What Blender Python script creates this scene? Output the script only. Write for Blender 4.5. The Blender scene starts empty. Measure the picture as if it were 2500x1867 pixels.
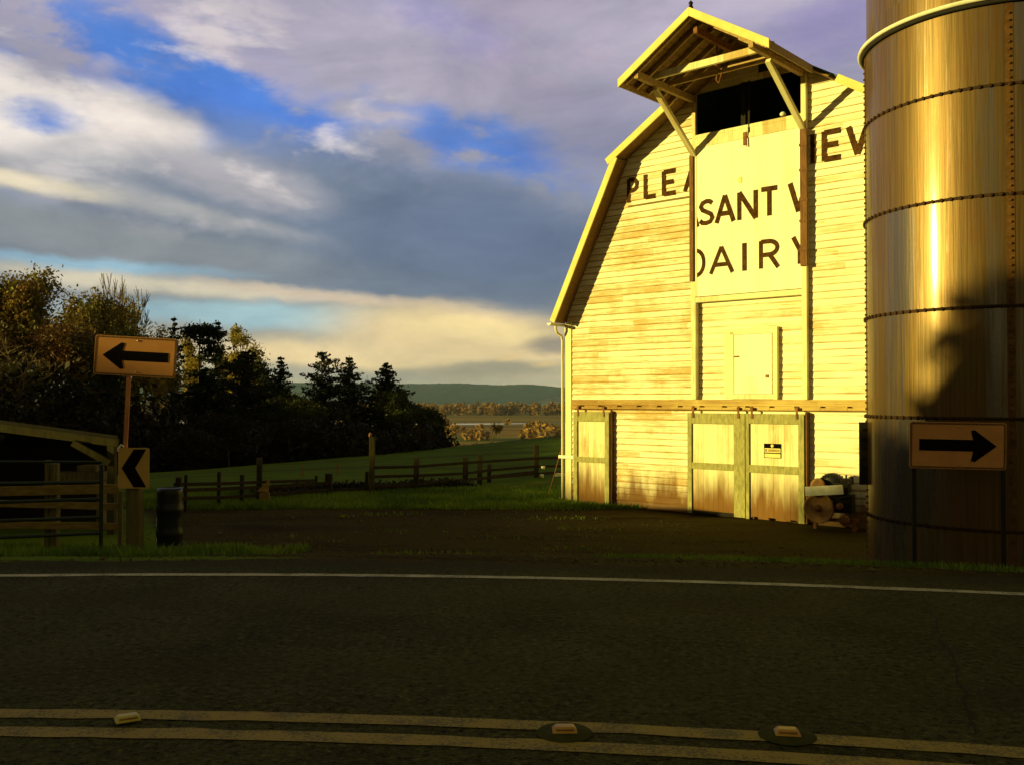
import bpy, bmesh, math, random
import numpy as np
from mathutils import Vector, Matrix, noise as mnoise
R_ = math.radians
C = bpy.context.scene.collection
scene = bpy.context.scene

# ------------------------------------------------------------------ camera
CAMZ = 2.38
EXPO = 0.45
FPX, CX, CY, HY = 2356.5, 1250.0, 933.5, 974.0
PITCH = math.atan((HY - CY) / FPX)
cam_d = bpy.data.cameras.new('camera'); cam = bpy.data.objects.new('camera', cam_d); C.objects.link(cam)
cam_d.sensor_width = 36; cam_d.lens = 36 * FPX / 2500
cam_d.clip_start = .05; cam_d.clip_end = 20000
cam.location = (0, 0, CAMZ); cam.rotation_euler = (math.pi / 2 + PITCH, 0, 0)
scene.camera = cam
scene.view_settings.view_transform = 'Standard'; scene.view_settings.look = 'None'
scene.view_settings.exposure = EXPO; scene.view_settings.gamma = 1

SUN_AZ, SUN_EL = R_(-103.0), R_(8.2)
SV = Vector((math.sin(SUN_AZ) * math.cos(SUN_EL), math.cos(SUN_AZ) * math.cos(SUN_EL), math.sin(SUN_EL)))
sd = bpy.data.lights.new('sun', 'SUN'); so = bpy.data.objects.new('sun', sd); C.objects.link(so)
sd.energy = 5.0; sd.angle = R_(.5); sd.color = (1.0, .84, .22)
so.rotation_euler = SV.to_track_quat('Z', 'Y').to_euler(); so.location = (-40, -10, 30)

def ray(x, y):
    a = (x - CX) / FPX; b = -(y - CY) / FPX
    c, s = math.cos(PITCH), math.sin(PITCH)
    return Vector((a, c - b * s, s + b * c))
def at(x, y, Y):                        # point seen at photo pixel x, y that stands Y metres ahead
    d = ray(x, y); t = Y / d.y
    return Vector((d.x * t, Y, CAMZ + d.z * t))
def lin(c): return tuple(((v / 255) / 12.92 if v / 255 <= .04045 else ((v / 255 + .055) / 1.055) ** 2.4) for v in c) + (1,)

# ------------------------------------------------------------------ node helper
class NT:
    def __init__(s, nt): s.t = nt; s.n = nt.nodes; s.l = nt.links
    def new(s, typ, **kw):
        n = s.n.new(typ)
        for k, v in kw.items(): setattr(n, k, v)
        return n
    def set(s, sock, v):
        if isinstance(v, bpy.types.NodeSocket): s.l.new(v, sock)
        elif v is not None: sock.default_value = v
    def math(s, op, a, b=None, c=None, clamp=False):
        n = s.new('ShaderNodeMath', operation=op, use_clamp=clamp)
        s.set(n.inputs[0], a)
        if b is not None: s.set(n.inputs[1], b)
        if c is not None: s.set(n.inputs[2], c)
        return n.outputs[0]
    def vmath(s, op, a, b=None):
        n = s.new('ShaderNodeVectorMath', operation=op); s.set(n.inputs[0], a)
        if b is not None:
            if op == 'SCALE': s.set(n.inputs[3], b)
            else: s.set(n.inputs[1], b)
        return n.outputs[0]
    def noise(s, vec, scale, detail=4, rough=.55, dist=0, col=False, dim='3D'):
        n = s.new('ShaderNodeTexNoise', noise_dimensions=dim); s.set(n.inputs['Vector'], vec)
        n.inputs['Scale'].default_value = scale; n.inputs['Detail'].default_value = detail
        n.inputs['Roughness'].default_value = rough; n.inputs['Distortion'].default_value = dist
        return n.outputs['Color' if col else 'Fac']
    def mapr(s, v, a, b, c=0, d=1, smooth=False):
        n = s.new('ShaderNodeMapRange', interpolation_type='SMOOTHSTEP' if smooth else 'LINEAR')
        s.set(n.inputs['Value'], v)
        for k, x in zip(('From Min', 'From Max', 'To Min', 'To Max'), (a, b, c, d)): s.set(n.inputs[k], x)
        return n.outputs[0]
    def mix(s, f, a, b, blend='MIX'):
        n = s.new('ShaderNodeMix', data_type='RGBA', blend_type=blend)
        s.set(n.inputs[0], f); s.set(n.inputs[6], a if isinstance(a, bpy.types.NodeSocket) else tuple(a)[:3] + (1,))
        s.set(n.inputs[7], b if isinstance(b, bpy.types.NodeSocket) else tuple(b)[:3] + (1,))
        return n.outputs[2]
    def mapping(s, v, loc=(0, 0, 0), rot=(0, 0, 0), sc=(1, 1, 1), typ='POINT'):
        n = s.new('ShaderNodeMapping', vector_type=typ); s.set(n.inputs[0], v)
        n.inputs['Location'].default_value = loc; n.inputs['Rotation'].default_value = rot; n.inputs['Scale'].default_value = sc
        return n.outputs[0]
    def sep(s, v):
        n = s.new('ShaderNodeSeparateXYZ'); s.set(n.inputs[0], v); return n.outputs
    def comb(s, x, y, z):
        n = s.new('ShaderNodeCombineXYZ')
        for i, v in enumerate((x, y, z)): s.set(n.inputs[i], v)
        return n.outputs[0]
    def attr(s, name):
        n = s.new('ShaderNodeAttribute', attribute_name=name); return n.outputs['Fac']

# ------------------------------------------------------------------ world: clear sky and clouds
w = bpy.data.worlds.new('World'); scene.world = w; w.use_nodes = True
W = NT(w.node_tree); W.n.clear()
SKYK = 0.12
out = W.new('ShaderNodeOutputWorld'); bg = W.new('ShaderNodeBackground'); W.l.new(bg.outputs[0], out.inputs[0])
bg.inputs['Strength'].default_value = SKYK
sky = W.new('ShaderNodeTexSky', sky_type='NISHITA'); sky.sun_disc = False
sky.sun_elevation = SUN_EL; sky.sun_rotation = SUN_AZ % (2 * math.pi); sky.air_density = 1.0; sky.dust_density = .6
tc = W.new('ShaderNodeTexCoord').outputs['Generated']
x, y, z = W.sep(tc)
DEG = 180 / math.pi
az = W.math('MULTIPLY', W.math('ARCTAN2', x, y), DEG)
el = W.math('MULTIPLY', W.math('ARCSINE', z), DEG)
p0 = W.comb(az, el, 0)
nz = W.noise(W.mapping(tc, rot=(0, 0, R_(12)), sc=(1, 1, 1.8)), 5.5, 5, .55, .3, col=True)
nz2 = W.noise(W.mapping(tc, sc=(1, 1, 2.2)), 16.0, 5, .6, .2, col=True)
wv = W.vmath('SCALE', W.vmath('SUBTRACT', nz, (.5, .5, .5)), 4.6)
wv2 = W.vmath('SCALE', W.vmath('SUBTRACT', nz2, (.5, .5, .5)), 2.0)
pw = W.vmath('ADD', W.vmath('ADD', p0, wv), wv2)
pl = W.vmath('ADD', p0, W.vmath('SCALE', wv, .35))
pl = W.vmath('ADD', pl, W.vmath('SCALE', wv2, .4))
r = W.new('ShaderNodeValToRGB'); cr = r.color_ramp
stops = [(0.0, (188, 176, 146)), (.06, (175, 168, 148)), (.16, (128, 136, 146)), (.34, (146, 148, 164)), (.55, (174, 166, 186)), (.72, (118, 114, 112)), (1.0, (88, 86, 74))]  # upper stops lie above the view, darkened to lower the ambient light
cr.elements[0].position = 0; cr.elements[0].color = lin(stops[0][1]); cr.elements[1].position = 1; cr.elements[1].color = lin(stops[-1][1])
for q, c in stops[1:-1]:
    e = cr.elements.new(q); e.color = lin(c)
W.l.new(W.mapr(W.sep(pl)[1], 0, 40), r.inputs[0])
colr = r.outputs[0]
def px2ang(X, Y):
    a = math.atan((X - CX) / FPX); return math.degrees(a), math.degrees(math.atan((HY - Y) / FPX * math.cos(a)))
PPD = FPX * math.pi / 180
# cloud masses and gaps: heading, height, half sizes, tilt, colour, strength, softness, how far the wind ragged them
BL = [
 (170, 90, 500, 160, 10, (86, 122, 198), 1, .9, 1), (430, 195, 460, 135, 14, (78, 126, 208), 1, .7, 1), (620, 275, 260, 60, 16, (74, 122, 210), 1, .7, 1),
 (1210, 375, 300, 80, 16, (76, 124, 210), 1, .75, 1), (1120, 310, 360, 70, 10, (92, 130, 204), .9, .8, 1),
 (520, 95, 380, 45, 22, (180, 168, 182), .8, .9, 1), (1400, 130, 420, 150, 5, (178, 162, 182), .7, .9, 1), (950, 180, 420, 70, 6, (174, 166, 184), .8, .9, 1),
 (1080, 60, 260, 60, 12, (134, 134, 186), .6, .9, 1), (2050, 60, 300, 110, 0, (140, 130, 182), .7, .9, 1), (1450, 330, 200, 150, 0, (150, 146, 176), .6, .9, 1),
 (910, 275, 150, 34, 2, (172, 166, 178), .9, .8, 1),
 (10, 265, 190, 110, 8, (234, 224, 216), 1, .55, .8), (120, 118, 190, 32, 8, (172, 168, 190), .9, .8, 1), (185, 175, 90, 30, 8, (165, 162, 188), .8, .8, 1),
 (330, 402, 450, 76, 16, (214, 208, 204), 1, .7, 1), (125, 285, 105, 38, -8, (78, 122, 200), 1, .7, .8), (300, 292, 190, 70, 8, (242, 230, 220), 1, .55, .8),
 (950, 430, 620, 70, 13, (108, 122, 152), .9, .8, .8), (930, 590, 720, 160, 9, (106, 119, 140), 1, .5, .7), (1250, 580, 520, 150, 4, (94, 108, 138), .9, .8, .6),
 (560, 440, 260, 60, 12, (176, 172, 178), .9, .8, .8), (360, 492, 420, 30, 10, (206, 200, 188), .45, .9, .7), (50, 448, 200, 26, 3, (232, 218, 186), 1, .8, .5),
 (60, 505, 130, 14, 0, (150, 160, 190), .5, .8, 1), (300, 585, 600, 66, 6, (134, 140, 146), .9, .8, .6), (80, 530, 260, 30, 5, (140, 145, 150), .8, .9, .6),
 (200, 640, 380, 20, 2, (150, 188, 208), .9, .8, .4), (400, 692, 560, 26, 3.5, (222, 210, 182), .95, .9, .3),
 (560, 768, 420, 38, 1.5, (158, 192, 202), .95, .7, .3), (820, 727, 420, 20, 6, (206, 186, 164), .85, .9, .3),
 (1150, 830, 400, 84, 5, (238, 210, 156), 1, .7, .25), (800, 870, 420, 50, 1, (236, 210, 158), 1, .8, .25), (1180, 812, 260, 30, 8, (246, 220, 156), 1, .9, .25),
 (1210, 902, 290, 24, -1, (164, 156, 134), .9, .8, .3), (800, 915, 300, 30, 1, (156, 154, 142), .8, .8, .3), (1360, 845, 110, 24, -3, (148, 138, 128), .9, .8, .3),
 (1238, 874, 32, 11, -12, (240, 208, 146), .9, .9, .4), (1330, 888, 40, 10, -4, (226, 196, 138), .8, .9, .4),
 (1200, 955, 420, 18, 0, (224, 200, 148), .8, .9, .2),
]
for X, Y, sx, sy, rot, c, stg, soft, rag in BL:
    a, e = px2ang(X, Y)
    base = pw if rag >= .9 else pl if rag <= .4 else W.vmath('ADD', p0, W.vmath('SCALE', W.vmath('ADD', wv, wv2), rag * .7))
    v = W.mapping(base, loc=(a, e, 0), rot=(0, 0, -R_(rot)), sc=(sx / PPD * 1.25, sy / PPD * 1.25, 1), typ='TEXTURE')
    g = W.new('ShaderNodeTexGradient', gradient_type='SPHERICAL'); W.l.new(v, g.inputs[0])
    m = W.mapr(g.outputs['Fac'], 0, max(soft, .05), 0, stg, smooth=True)
    colr = W.mix(m, colr, lin(c))
# broken puffs drifting over the blue at the upper left
a_, e_ = px2ang(330, 190)
gp_ = W.new('ShaderNodeTexGradient', gradient_type='SPHERICAL'); W.l.new(W.mapping(p0, loc=(a_, e_, 0), rot=(0, 0, -R_(12)), sc=(19, 9, 1), typ='TEXTURE'), gp_.inputs[0])
pn = W.noise(W.mapping(tc, rot=(0, R_(10), 0), sc=(1, 1, 2.4)), 9.5, 6, .56, .25)
pm = W.math('MULTIPLY', W.mapr(pn, .52, .70, 0, .85, True), W.mapr(gp_.outputs['Fac'], 0, .5, 0, .85, True))
colr = W.mix(pm, colr, lin((222, 212, 210)))
streak = W.noise(W.mapping(tc, rot=(R_(8), R_(14), 0), sc=(1, 1.0, 2.6)), 5.5, 6, .6, .4)
colr = W.mix(1.0, colr, W.mix(W.mapr(streak, .32, .68), (.80, .82, .86), (1.30, 1.27, 1.22)), 'MULTIPLY')
# out-of-view sky dimmed and tinted yellow-brown to set the ambient light
rear = W.mapr(y, .55, .15, 0, 1, True)
colr = W.mix(W.math('MULTIPLY', rear, .9), colr, W.mix(W.mapr(nz, .4, .6), lin((112, 104, 50)), lin((134, 122, 62))))
k = W.mix(1.0, colr, (1.0 / SKYK * 2 ** -EXPO,) * 3, 'MULTIPLY')
k.node.clamp_result = False; k.node.clamp_factor = False
fin = W.mix(.06, k, sky.outputs[0])
W.l.new(fin, bg.inputs[0])

# ------------------------------------------------------------------ object helpers
def tag(o, label=None, cat=None, group=None, kind=None):
    if label: o['label'] = label
    if cat: o['category'] = cat
    if group: o['group'] = group
    if kind: o['kind'] = kind
    return o
def thing(name, label, cat, loc=(0, 0, 0), rz=0, group=None):
    o = bpy.data.objects.new(name, None); C.objects.link(o); o.empty_display_size = .3
    o.location = loc; o.rotation_euler = (0, 0, rz)
    return tag(o, label, cat, group)
class MB:
    def __init__(s): s.v = []; s.f = []; s.sm = []
    def add(s, vs, fs, smooth=False):
        b = len(s.v); s.v += [tuple(v) for v in vs]; s.f += [tuple(b + i for i in f) for f in fs]; s.sm += [smooth] * len(fs)
    def box(s, c, sz, M=None):
        x, y, z = c; a, b, d = sz[0] / 2, sz[1] / 2, sz[2] / 2
        vs = [Vector((x + i * a, y + j * b, z + k * d)) for i in (-1, 1) for j in (-1, 1) for k in (-1, 1)]
        if M is not None: vs = [M @ v for v in vs]
        s.add(vs, [(0, 1, 3, 2), (4, 6, 7, 5), (0, 4, 5, 1), (2, 3, 7, 6), (0, 2, 6, 4), (1, 5, 7, 3)])
    def bb(s, x0, x1, y0, y1, z0, z1): s.box(((x0 + x1) / 2, (y0 + y1) / 2, (z0 + z1) / 2), (x1 - x0, y1 - y0, z1 - z0))
    def beam(s, p, q, wd, ht, up=(0, 0, 1)):
        p, q = Vector(p), Vector(q); d = (q - p); L = d.length; d.normalize()
        side = d.cross(Vector(up)); side = side.normalized() if side.length > 1e-5 else Vector((1, 0, 0)); u = side.cross(d)
        vs = []
        for e in (p, q):
            for i, j in ((-1, -1), (1, -1), (1, 1), (-1, 1)): vs.append(e + side * (i * wd / 2) + u * (j * ht / 2))
        s.add(vs, [(0, 1, 2, 3), (7, 6, 5, 4), (0, 4, 5, 1), (1, 5, 6, 2), (2, 6, 7, 3), (3, 7, 4, 0)])
    def tube(s, pts, r, n=8, caps=True):
        pts = [Vector(p) for p in pts]; rs = r if isinstance(r, (list, tuple)) else [r] * len(pts)
        b = []; prev = None
        for i, p in enumerate(pts):
            d = (pts[min(i + 1, len(pts) - 1)] - pts[max(i - 1, 0)]).normalized()
            ref = prev if prev is not None else (Vector((0, 0, 1)) if abs(d.z) < .9 else Vector((1, 0, 0)))
            a = d.cross(ref); a = a.normalized() if a.length > 1e-5 else Vector((1, 0, 0)); c = a.cross(d).normalized(); prev = c
            for k in range(n):
                t = 2 * math.pi * k / n; b.append(p + (a * math.cos(t) + c * math.sin(t)) * rs[i])
        fs = [(i * n + k, i * n + (k + 1) % n, (i + 1) * n + (k + 1) % n, (i + 1) * n + k) for i in range(len(pts) - 1) for k in range(n)]
        s.add(b, fs, True)
        if caps: s.add(b[:n], [tuple(range(n))[::-1]]); s.add(b[-n:], [tuple(range(n))])
    def lathe(s, prof, n=24, c=(0, 0, 0), M=None, smooth=True):
        vs = []
        for r_, z_ in prof:
            for k in range(n):
                t = 2 * math.pi * k / n; v = Vector((r_ * math.cos(t), r_ * math.sin(t), z_))
                if M is not None: v = M @ v
                vs.append(v + Vector(c))
        s.add(vs, [(i * n + k, i * n + (k + 1) % n, (i + 1) * n + (k + 1) % n, (i + 1) * n + k) for i in range(len(prof) - 1) for k in range(n)], smooth)
    def poly(s, pts, nrm, th):          # flat outline with thickness: front face at pts, back th behind along -nrm
        n = len(pts); pts = [Vector(p) for p in pts]; nn = Vector(nrm) * th
        s.add(pts + [p - nn for p in pts], [tuple(range(n)), tuple(range(2 * n - 1, n - 1, -1))] + [(i, n + i, n + (i + 1) % n, (i + 1) % n) for i in range(n)])
    def build(s, name, mat, parent=None, bevel=0):
        me = bpy.data.meshes.new(name); me.from_pydata(s.v, [], s.f); me.update()
        me.polygons.foreach_set('use_smooth', s.sm)
        bm = bmesh.new(); bm.from_mesh(me); bmesh.ops.recalc_face_normals(bm, faces=bm.faces); bm.to_mesh(me); bm.free()
        me.materials.append(mat)
        o = bpy.data.objects.new(name, me); C.objects.link(o)
        if parent is not None: o.parent = parent
        if bevel:
            m = o.modifiers.new('bevel', 'BEVEL'); m.width = bevel; m.segments = 1; m.limit_method = 'ANGLE'
        return o
def fast_mesh(name, V, F, mat, parent=None, smooth=False):
    me = bpy.data.meshes.new(name); V = np.asarray(V, dtype=np.float32); F = np.asarray(F, dtype=np.int32); k = F.shape[1]
    me.vertices.add(len(V)); me.vertices.foreach_set('co', V.ravel())
    me.loops.add(F.size); me.loops.foreach_set('vertex_index', F.ravel())
    me.polygons.add(len(F)); me.polygons.foreach_set('loop_start', np.arange(0, F.size, k, dtype=np.int32))
    me.polygons.foreach_set('use_smooth', np.full(len(F), smooth)); me.update(calc_edges=True); me.validate()
    me.materials.append(mat)
    o = bpy.data.objects.new(name, me); C.objects.link(o)
    if parent is not None: o.parent = parent
    return o

# ------------------------------------------------------------------ materials
def material(name):
    m = bpy.data.materials.new(name); m.use_nodes = True
    return m, NT(m.node_tree), m.node_tree.nodes['Principled BSDF']
def bump(N, b, h, strength=.4, dist=.01):
    n = N.new('ShaderNodeBump'); n.inputs['Strength'].default_value = strength; n.inputs['Distance'].default_value = dist
    N.set(n.inputs['Height'], h); N.l.new(n.outputs[0], b.inputs['Normal'])
def simple(name, c1, c2=None, scale=6, rough=.7, metal=0, sc=(1, 1, 1), bmp=.15, detail=5, spec=.2):
    m, N, b = material(name)
    oc = N.new('ShaderNodeTexCoord').outputs['Object']
    v = N.mapping(oc, sc=sc)
    n = N.noise(v, scale, detail, .6)
    N.set(b.inputs['Base Color'], N.mix(N.mapr(n, .32, .68), c1, c2 or tuple(k * .65 for k in c1)))
    b.inputs['Roughness'].default_value = rough; b.inputs['Metallic'].default_value = metal
    b.inputs['Specular IOR Level'].default_value = spec
    if bmp: bump(N, b, n, bmp, .01)
    return m
def paint_wood(name, paint, wood, dirt, horiz=True, step=.137, amt=.5, ground=.9, lowamt=1.0):
    # old paint over boards: board to board tone, streaks of bare wood, splash dirt and painted-in shade near the ground
    m, N, b = material(name)
    oc = N.new('ShaderNodeTexCoord').outputs['Object']
    u, yy, v = N.sep(oc)
    if horiz: along, across = u, v
    else: along, across = v, u
    idx = N.math('FLOOR', N.math('DIVIDE', across, step))
    jit = N.noise(N.comb(idx, 3.1, N.math('FLOOR', N.math('DIVIDE', N.math('ADD', along, N.math('MULTIPLY', idx, 1.37)), 2.6))), 3.7, 0)
    str_ = N.noise(N.comb(N.math('MULTIPLY', along, 1.1), N.math('MULTIPLY', idx, .83), N.math('MULTIPLY', across, 22)), 1.7, 6, .65, .2)
    blot = N.noise(N.comb(along, 7.7, across), 1.1, 4, .6)
    fine = N.noise(N.comb(N.math('MULTIPLY', along, 5), idx, N.math('MULTIPLY', across, 70)), 2.0, 4, .7)
    k = N.math('ADD', N.math('MULTIPLY', str_, .55), N.math('ADD', N.math('MULTIPLY', blot, .5), N.math('MULTIPLY', jit, .35)))
    if horiz:      # the lower left of the gable has lost more paint
        zone = N.math('MULTIPLY', N.mapr(u, 3.3, 3.5, 1, .0, True), N.mapr(v, 6.3, 6.75, 1, .1, True))
        k = N.math('ADD', k, N.math('MULTIPLY', zone, .085))
    worn = N.mapr(k, .88 - amt * .30, 1.0 - amt * .12, 0, 1, True)
    worn = N.math('MULTIPLY', worn, N.mapr(fine, .25, .6, .35, 1))
    c = N.mix(N.math('MULTIPLY', worn, .9), paint, wood)
    c = N.mix(N.mapr(jit, .3, .7, 0, .16), c, wood)
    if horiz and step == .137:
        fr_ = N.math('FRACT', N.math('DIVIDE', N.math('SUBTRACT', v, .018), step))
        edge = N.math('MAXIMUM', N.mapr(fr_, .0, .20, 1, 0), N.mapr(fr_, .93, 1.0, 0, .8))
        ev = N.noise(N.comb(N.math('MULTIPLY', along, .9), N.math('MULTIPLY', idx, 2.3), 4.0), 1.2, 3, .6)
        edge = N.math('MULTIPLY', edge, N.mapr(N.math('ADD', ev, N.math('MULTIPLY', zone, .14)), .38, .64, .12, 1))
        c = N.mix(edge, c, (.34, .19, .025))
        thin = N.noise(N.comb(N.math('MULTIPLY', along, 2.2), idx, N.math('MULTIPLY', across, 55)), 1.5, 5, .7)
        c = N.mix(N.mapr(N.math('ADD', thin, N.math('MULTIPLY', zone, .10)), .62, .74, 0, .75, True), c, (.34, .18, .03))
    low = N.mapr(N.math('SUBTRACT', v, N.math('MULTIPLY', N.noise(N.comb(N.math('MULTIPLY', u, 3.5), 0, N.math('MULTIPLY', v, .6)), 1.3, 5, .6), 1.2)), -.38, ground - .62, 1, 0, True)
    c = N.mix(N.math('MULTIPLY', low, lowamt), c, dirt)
    N.set(b.inputs['Base Color'], c); b.inputs['Roughness'].default_value = .85; b.inputs['Specular IOR Level'].default_value = .04
    bump(N, b, N.math('ADD', fine, N.math('MULTIPLY', worn, -.6)), .35, .004)
    return m
M = {}
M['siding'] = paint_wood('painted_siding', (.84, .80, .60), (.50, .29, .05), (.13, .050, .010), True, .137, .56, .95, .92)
M['trim'] = paint_wood('painted_trim', (.80, .73, .45), (.42, .25, .06), (.12, .06, .012), False, .5, .75, .9, .6)
M['rake'] = simple('rake_paint', (.78, .66, .24), (.66, .52, .16), 3, .6)
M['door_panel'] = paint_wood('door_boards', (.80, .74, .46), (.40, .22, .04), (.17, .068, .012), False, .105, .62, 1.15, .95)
M['hay_door'] = paint_wood('hay_door_boards', (.86, .83, .66), (.66, .52, .24), (.2, .1, .05), False, .30, .30, .3, 0)
M['green'] = simple('green_paint', (.40, .35, .12), (.19, .18, .06), 7, .65, sc=(3, 1, 1))
M['rust'] = simple('rusty_iron', (.30, .12, .04), (.10, .045, .02), 12, .8)
M['brown'] = simple('brown_stained_wood', (.22, .10, .035), (.09, .04, .018), 5, .8, sc=(8, 8, 1))
M['band'] = paint_wood('peeled_band', (.60, .44, .16), (.24, .11, .03), (.1, .05, .02), True, .095, 1.3, .1, 0)
M['underside'] = simple('roof_underside', (.30, .17, .06), (.15, .08, .03), 4, .85, sc=(1, 6, 6))
M['rafter'] = simple('rafter_wood', (.50, .34, .15), (.28, .17, .07), 5, .8, sc=(1, 5, 5))
M['roof'] = simple('roof_sheet', (.07, .10, .05), (.045, .06, .04), 3, .6)
M['letter'] = simple('letter_paint', (.035, .015, .005), (.10, .045, .013), 14, .9, spec=.03)
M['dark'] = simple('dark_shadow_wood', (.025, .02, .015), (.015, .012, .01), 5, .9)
M['white'] = simple('white_paint', (.80, .78, .66), (.62, .58, .44), 8, .5)
M['blackpaint'] = simple('black_paint', (.004, .003, .002), (.007, .005, .003), 20, .95, spec=.03)
M['orange'] = simple('sign_sheeting', (.60, .26, .085), (.52, .215, .07), 5, .5, bmp=.02)
M['chevron'] = simple('chevron_sheeting', (.50, .29, .075), (.42, .24, .06), 6, .5, bmp=.02)
M['steel'] = simple('galvanised_steel', (.45, .42, .36), (.30, .27, .22), 12, .45, .6)
M['postpaint'] = simple('rusty_post', (.62, .24, .09), (.36, .14, .05), 9, .7, sc=(1, 1, .3))
M['greywood'] = simple('weathered_wood', (.14, .11, .04), (.07, .055, .018), 4, .85, sc=(6, 6, .8))
M['midwood'] = simple('brown_post_wood', (.065, .052, .014), (.03, .024, .007), 4, .9, sc=(3, 3, 1))
M['board'] = simple('weathered_board', (.26, .17, .045), (.13, .08, .022), 4, .85, sc=(.8, 6, 6))
M['fencewood'] = simple('dark_fence_wood', (.035, .025, .010), (.016, .012, .005), 4, .9, sc=(3, 3, 1))
M['gate'] = simple('dark_green_tube', (.018, .028, .018), (.03, .035, .02), 6, .5, .3)
M['drum'] = simple('black_plastic', (.004, .005, .004), (.008, .008, .006), 7, .35, bmp=.02, spec=.25)
M['ochre_iron'] = simple('ochre_iron', (.42, .24, .09), (.22, .10, .04), 7, .6, .3)
M['bark'] = simple('bark', (.10, .07, .04), (.05, .035, .02), 6, .95, sc=(2, 2, .5))
M['bark_pale'] = simple('pale_bark', (.24, .18, .09), (.14, .10, .05), 6, .95)

def leaf_mat(name, a, b_, c=None, tr=.25):
    m, N, b = material(name)
    g = N.new('ShaderNodeNewGeometry').outputs['Random Per Island']
    oc = N.new('ShaderNodeTexCoord').outputs['Object']
    n = N.noise(oc, .55, 3)
    col = N.mix(N.mapr(g, 0, 1), a, b_)
    if c: col = N.mix(N.mapr(n, .45, .6), col, c)
    N.set(b.inputs['Base Color'], col); b.inputs['Roughness'].default_value = .65
    b.inputs['Specular IOR Level'].default_value = .2
    t = N.new('ShaderNodeBsdfTranslucent'); N.set(t.inputs[0], col)
    mx = N.new('ShaderNodeMixShader'); mx.inputs[0].default_value = tr
    N.l.new(b.outputs[0], mx.inputs[1]); N.l.new(t.outputs[0], mx.inputs[2])
    N.l.new(mx.outputs[0], N.n['Material Output'].inputs[0])
    return m
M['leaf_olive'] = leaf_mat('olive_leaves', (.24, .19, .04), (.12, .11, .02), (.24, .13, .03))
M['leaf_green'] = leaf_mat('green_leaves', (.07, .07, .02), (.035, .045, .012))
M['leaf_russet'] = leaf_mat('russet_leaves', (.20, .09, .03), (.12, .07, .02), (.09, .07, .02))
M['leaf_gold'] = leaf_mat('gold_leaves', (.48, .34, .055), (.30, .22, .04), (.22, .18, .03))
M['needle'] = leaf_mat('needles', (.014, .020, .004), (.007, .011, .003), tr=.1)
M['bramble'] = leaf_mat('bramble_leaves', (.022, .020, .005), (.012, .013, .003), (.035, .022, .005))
M['valley_leaf'] = leaf_mat('valley_leaves', (.42, .21, .045), (.27, .15, .035), (.17, .12, .035))
M['grassblade'] = leaf_mat('grass_blades', (.12, .21, .012), (.17, .22, .018), (.07, .13, .01))

# ------------------------------------------------------------------ ground
RC = Vector((-2.4, -16.544)); RW = 24.0; RY = 20.60; RIN = 17.2
ROADZ = 1.03
def sst(a, b, x):
    t = np.clip((x - a) / (b - a), 0, 1); return t * t * (3 - 2 * t)
HQ = [(-400, 0), (-150, 0), (-120, 11), (-100, 14.5), (-80, 14), (-72, 12), (-62, 11.3), (-50, 10.5), (-30, 9.2), (-23, 8.7), (-15.7, 8.7), (-14.4, 10.4), (-12.8, 9.8), (-12, 9.7), (-10.8, 10.9), (-9, 11.3), (-5, 11.2), (20, 10.5), (60, 9), (110, 4), (400, 0)]  # crest heights of the unseen west hill, set for the shade it casts
def ground_z(x, y):
    x = np.asarray(x, dtype=float); y = np.asarray(y, dtype=float)
    s = np.hypot(x - RC.x, y - RC.y) - RW
    lin_ = np.clip((s - .7) / 7.2, 0, 1)
    z = ROADZ - .06 - (ROADZ - .06) * (.55 * lin_ + .45 * sst(0, 1, lin_))
    z = z - np.where(s < .9, 0.0, 0.0)
    # near side of the road
    z = z + .25 * sst(-7.2, -14, s)
    dist = np.clip((y - 22) / 30, 0, 1.6)
    z = z - 1.25 * dist ** 1.1 * np.clip((4 - x) / 20, 0, 1.6)
    z = z + .12 * np.sin(x * .11 + 1) * sst(26, 50, y)
    drop = np.clip(y - 60 - .35 * np.clip(x, -20, 40), 0, None)
    z = z - (drop * .095) * sst(0, 10, drop)
    z = np.where(y > 60, np.maximum(z, -30), z)
    z = np.where(y > 330, -30, z)
    # unseen hillside added to the west, crest shaped to shade road, yard and pasture
    t = -.976 * x - .219 * y; q = .219 * x - .976 * y
    top = np.interp(q, [a for a, b in HQ], [b for a, b in HQ])
    z = z + top * np.exp(-((t - 60) / 13.0) ** 2) * (y < 300)
    return z
def gz(x, y): return float(ground_z(x, y))
def axis(lo, hi, fine, n_out, far_lo, far_hi, mid, midr):
    a = list(np.arange(lo, hi + 1e-6, fine))
    u = hi
    while u < midr: u += mid; a.append(u)
    st = mid
    while u < far_hi: st *= 1.25; u += st; a.append(u)
    u = lo
    while u > -midr: u -= mid; a.insert(0, u)
    st = mid
    while u > far_lo: st *= 1.25; u -= st; a.insert(0, u)
    return np.array(a)
xs = axis(-14, 12, .4, 0, -9000, 9000, 1.6, 100); ys = axis(-2, 34, .4, 0, -400, 9000, 1.6, 130)
X, Y = np.meshgrid(xs, ys); Z = ground_z(X, Y)
nx, ny = len(xs), len(ys)
rng0 = np.random.default_rng(3)
near = (np.hypot(X - RC.x, Y - RC.y) > RW + 1.2) & (Y < 80)
bumpz = np.array([mnoise.noise(Vector((a * .7, b * .7, 0))) for a, b in zip(X.ravel(), Y.ravel())]).reshape(X.shape)
Z = Z + np.where(near, bumpz * .03, 0)
Z = np.where(np.hypot(X - RC.x, Y - RC.y) < RW + .9, np.minimum(Z, ROADZ - .06), Z)
Vg = np.stack([X.ravel(), Y.ravel(), Z.ravel()], 1)
ii = np.arange(nx * ny).reshape(ny, nx)
Fg = np.stack([ii[:-1, :-1].ravel(), ii[:-1, 1:].ravel(), ii[1:, 1:].ravel(), ii[1:, :-1].ravel()], 1)

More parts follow.
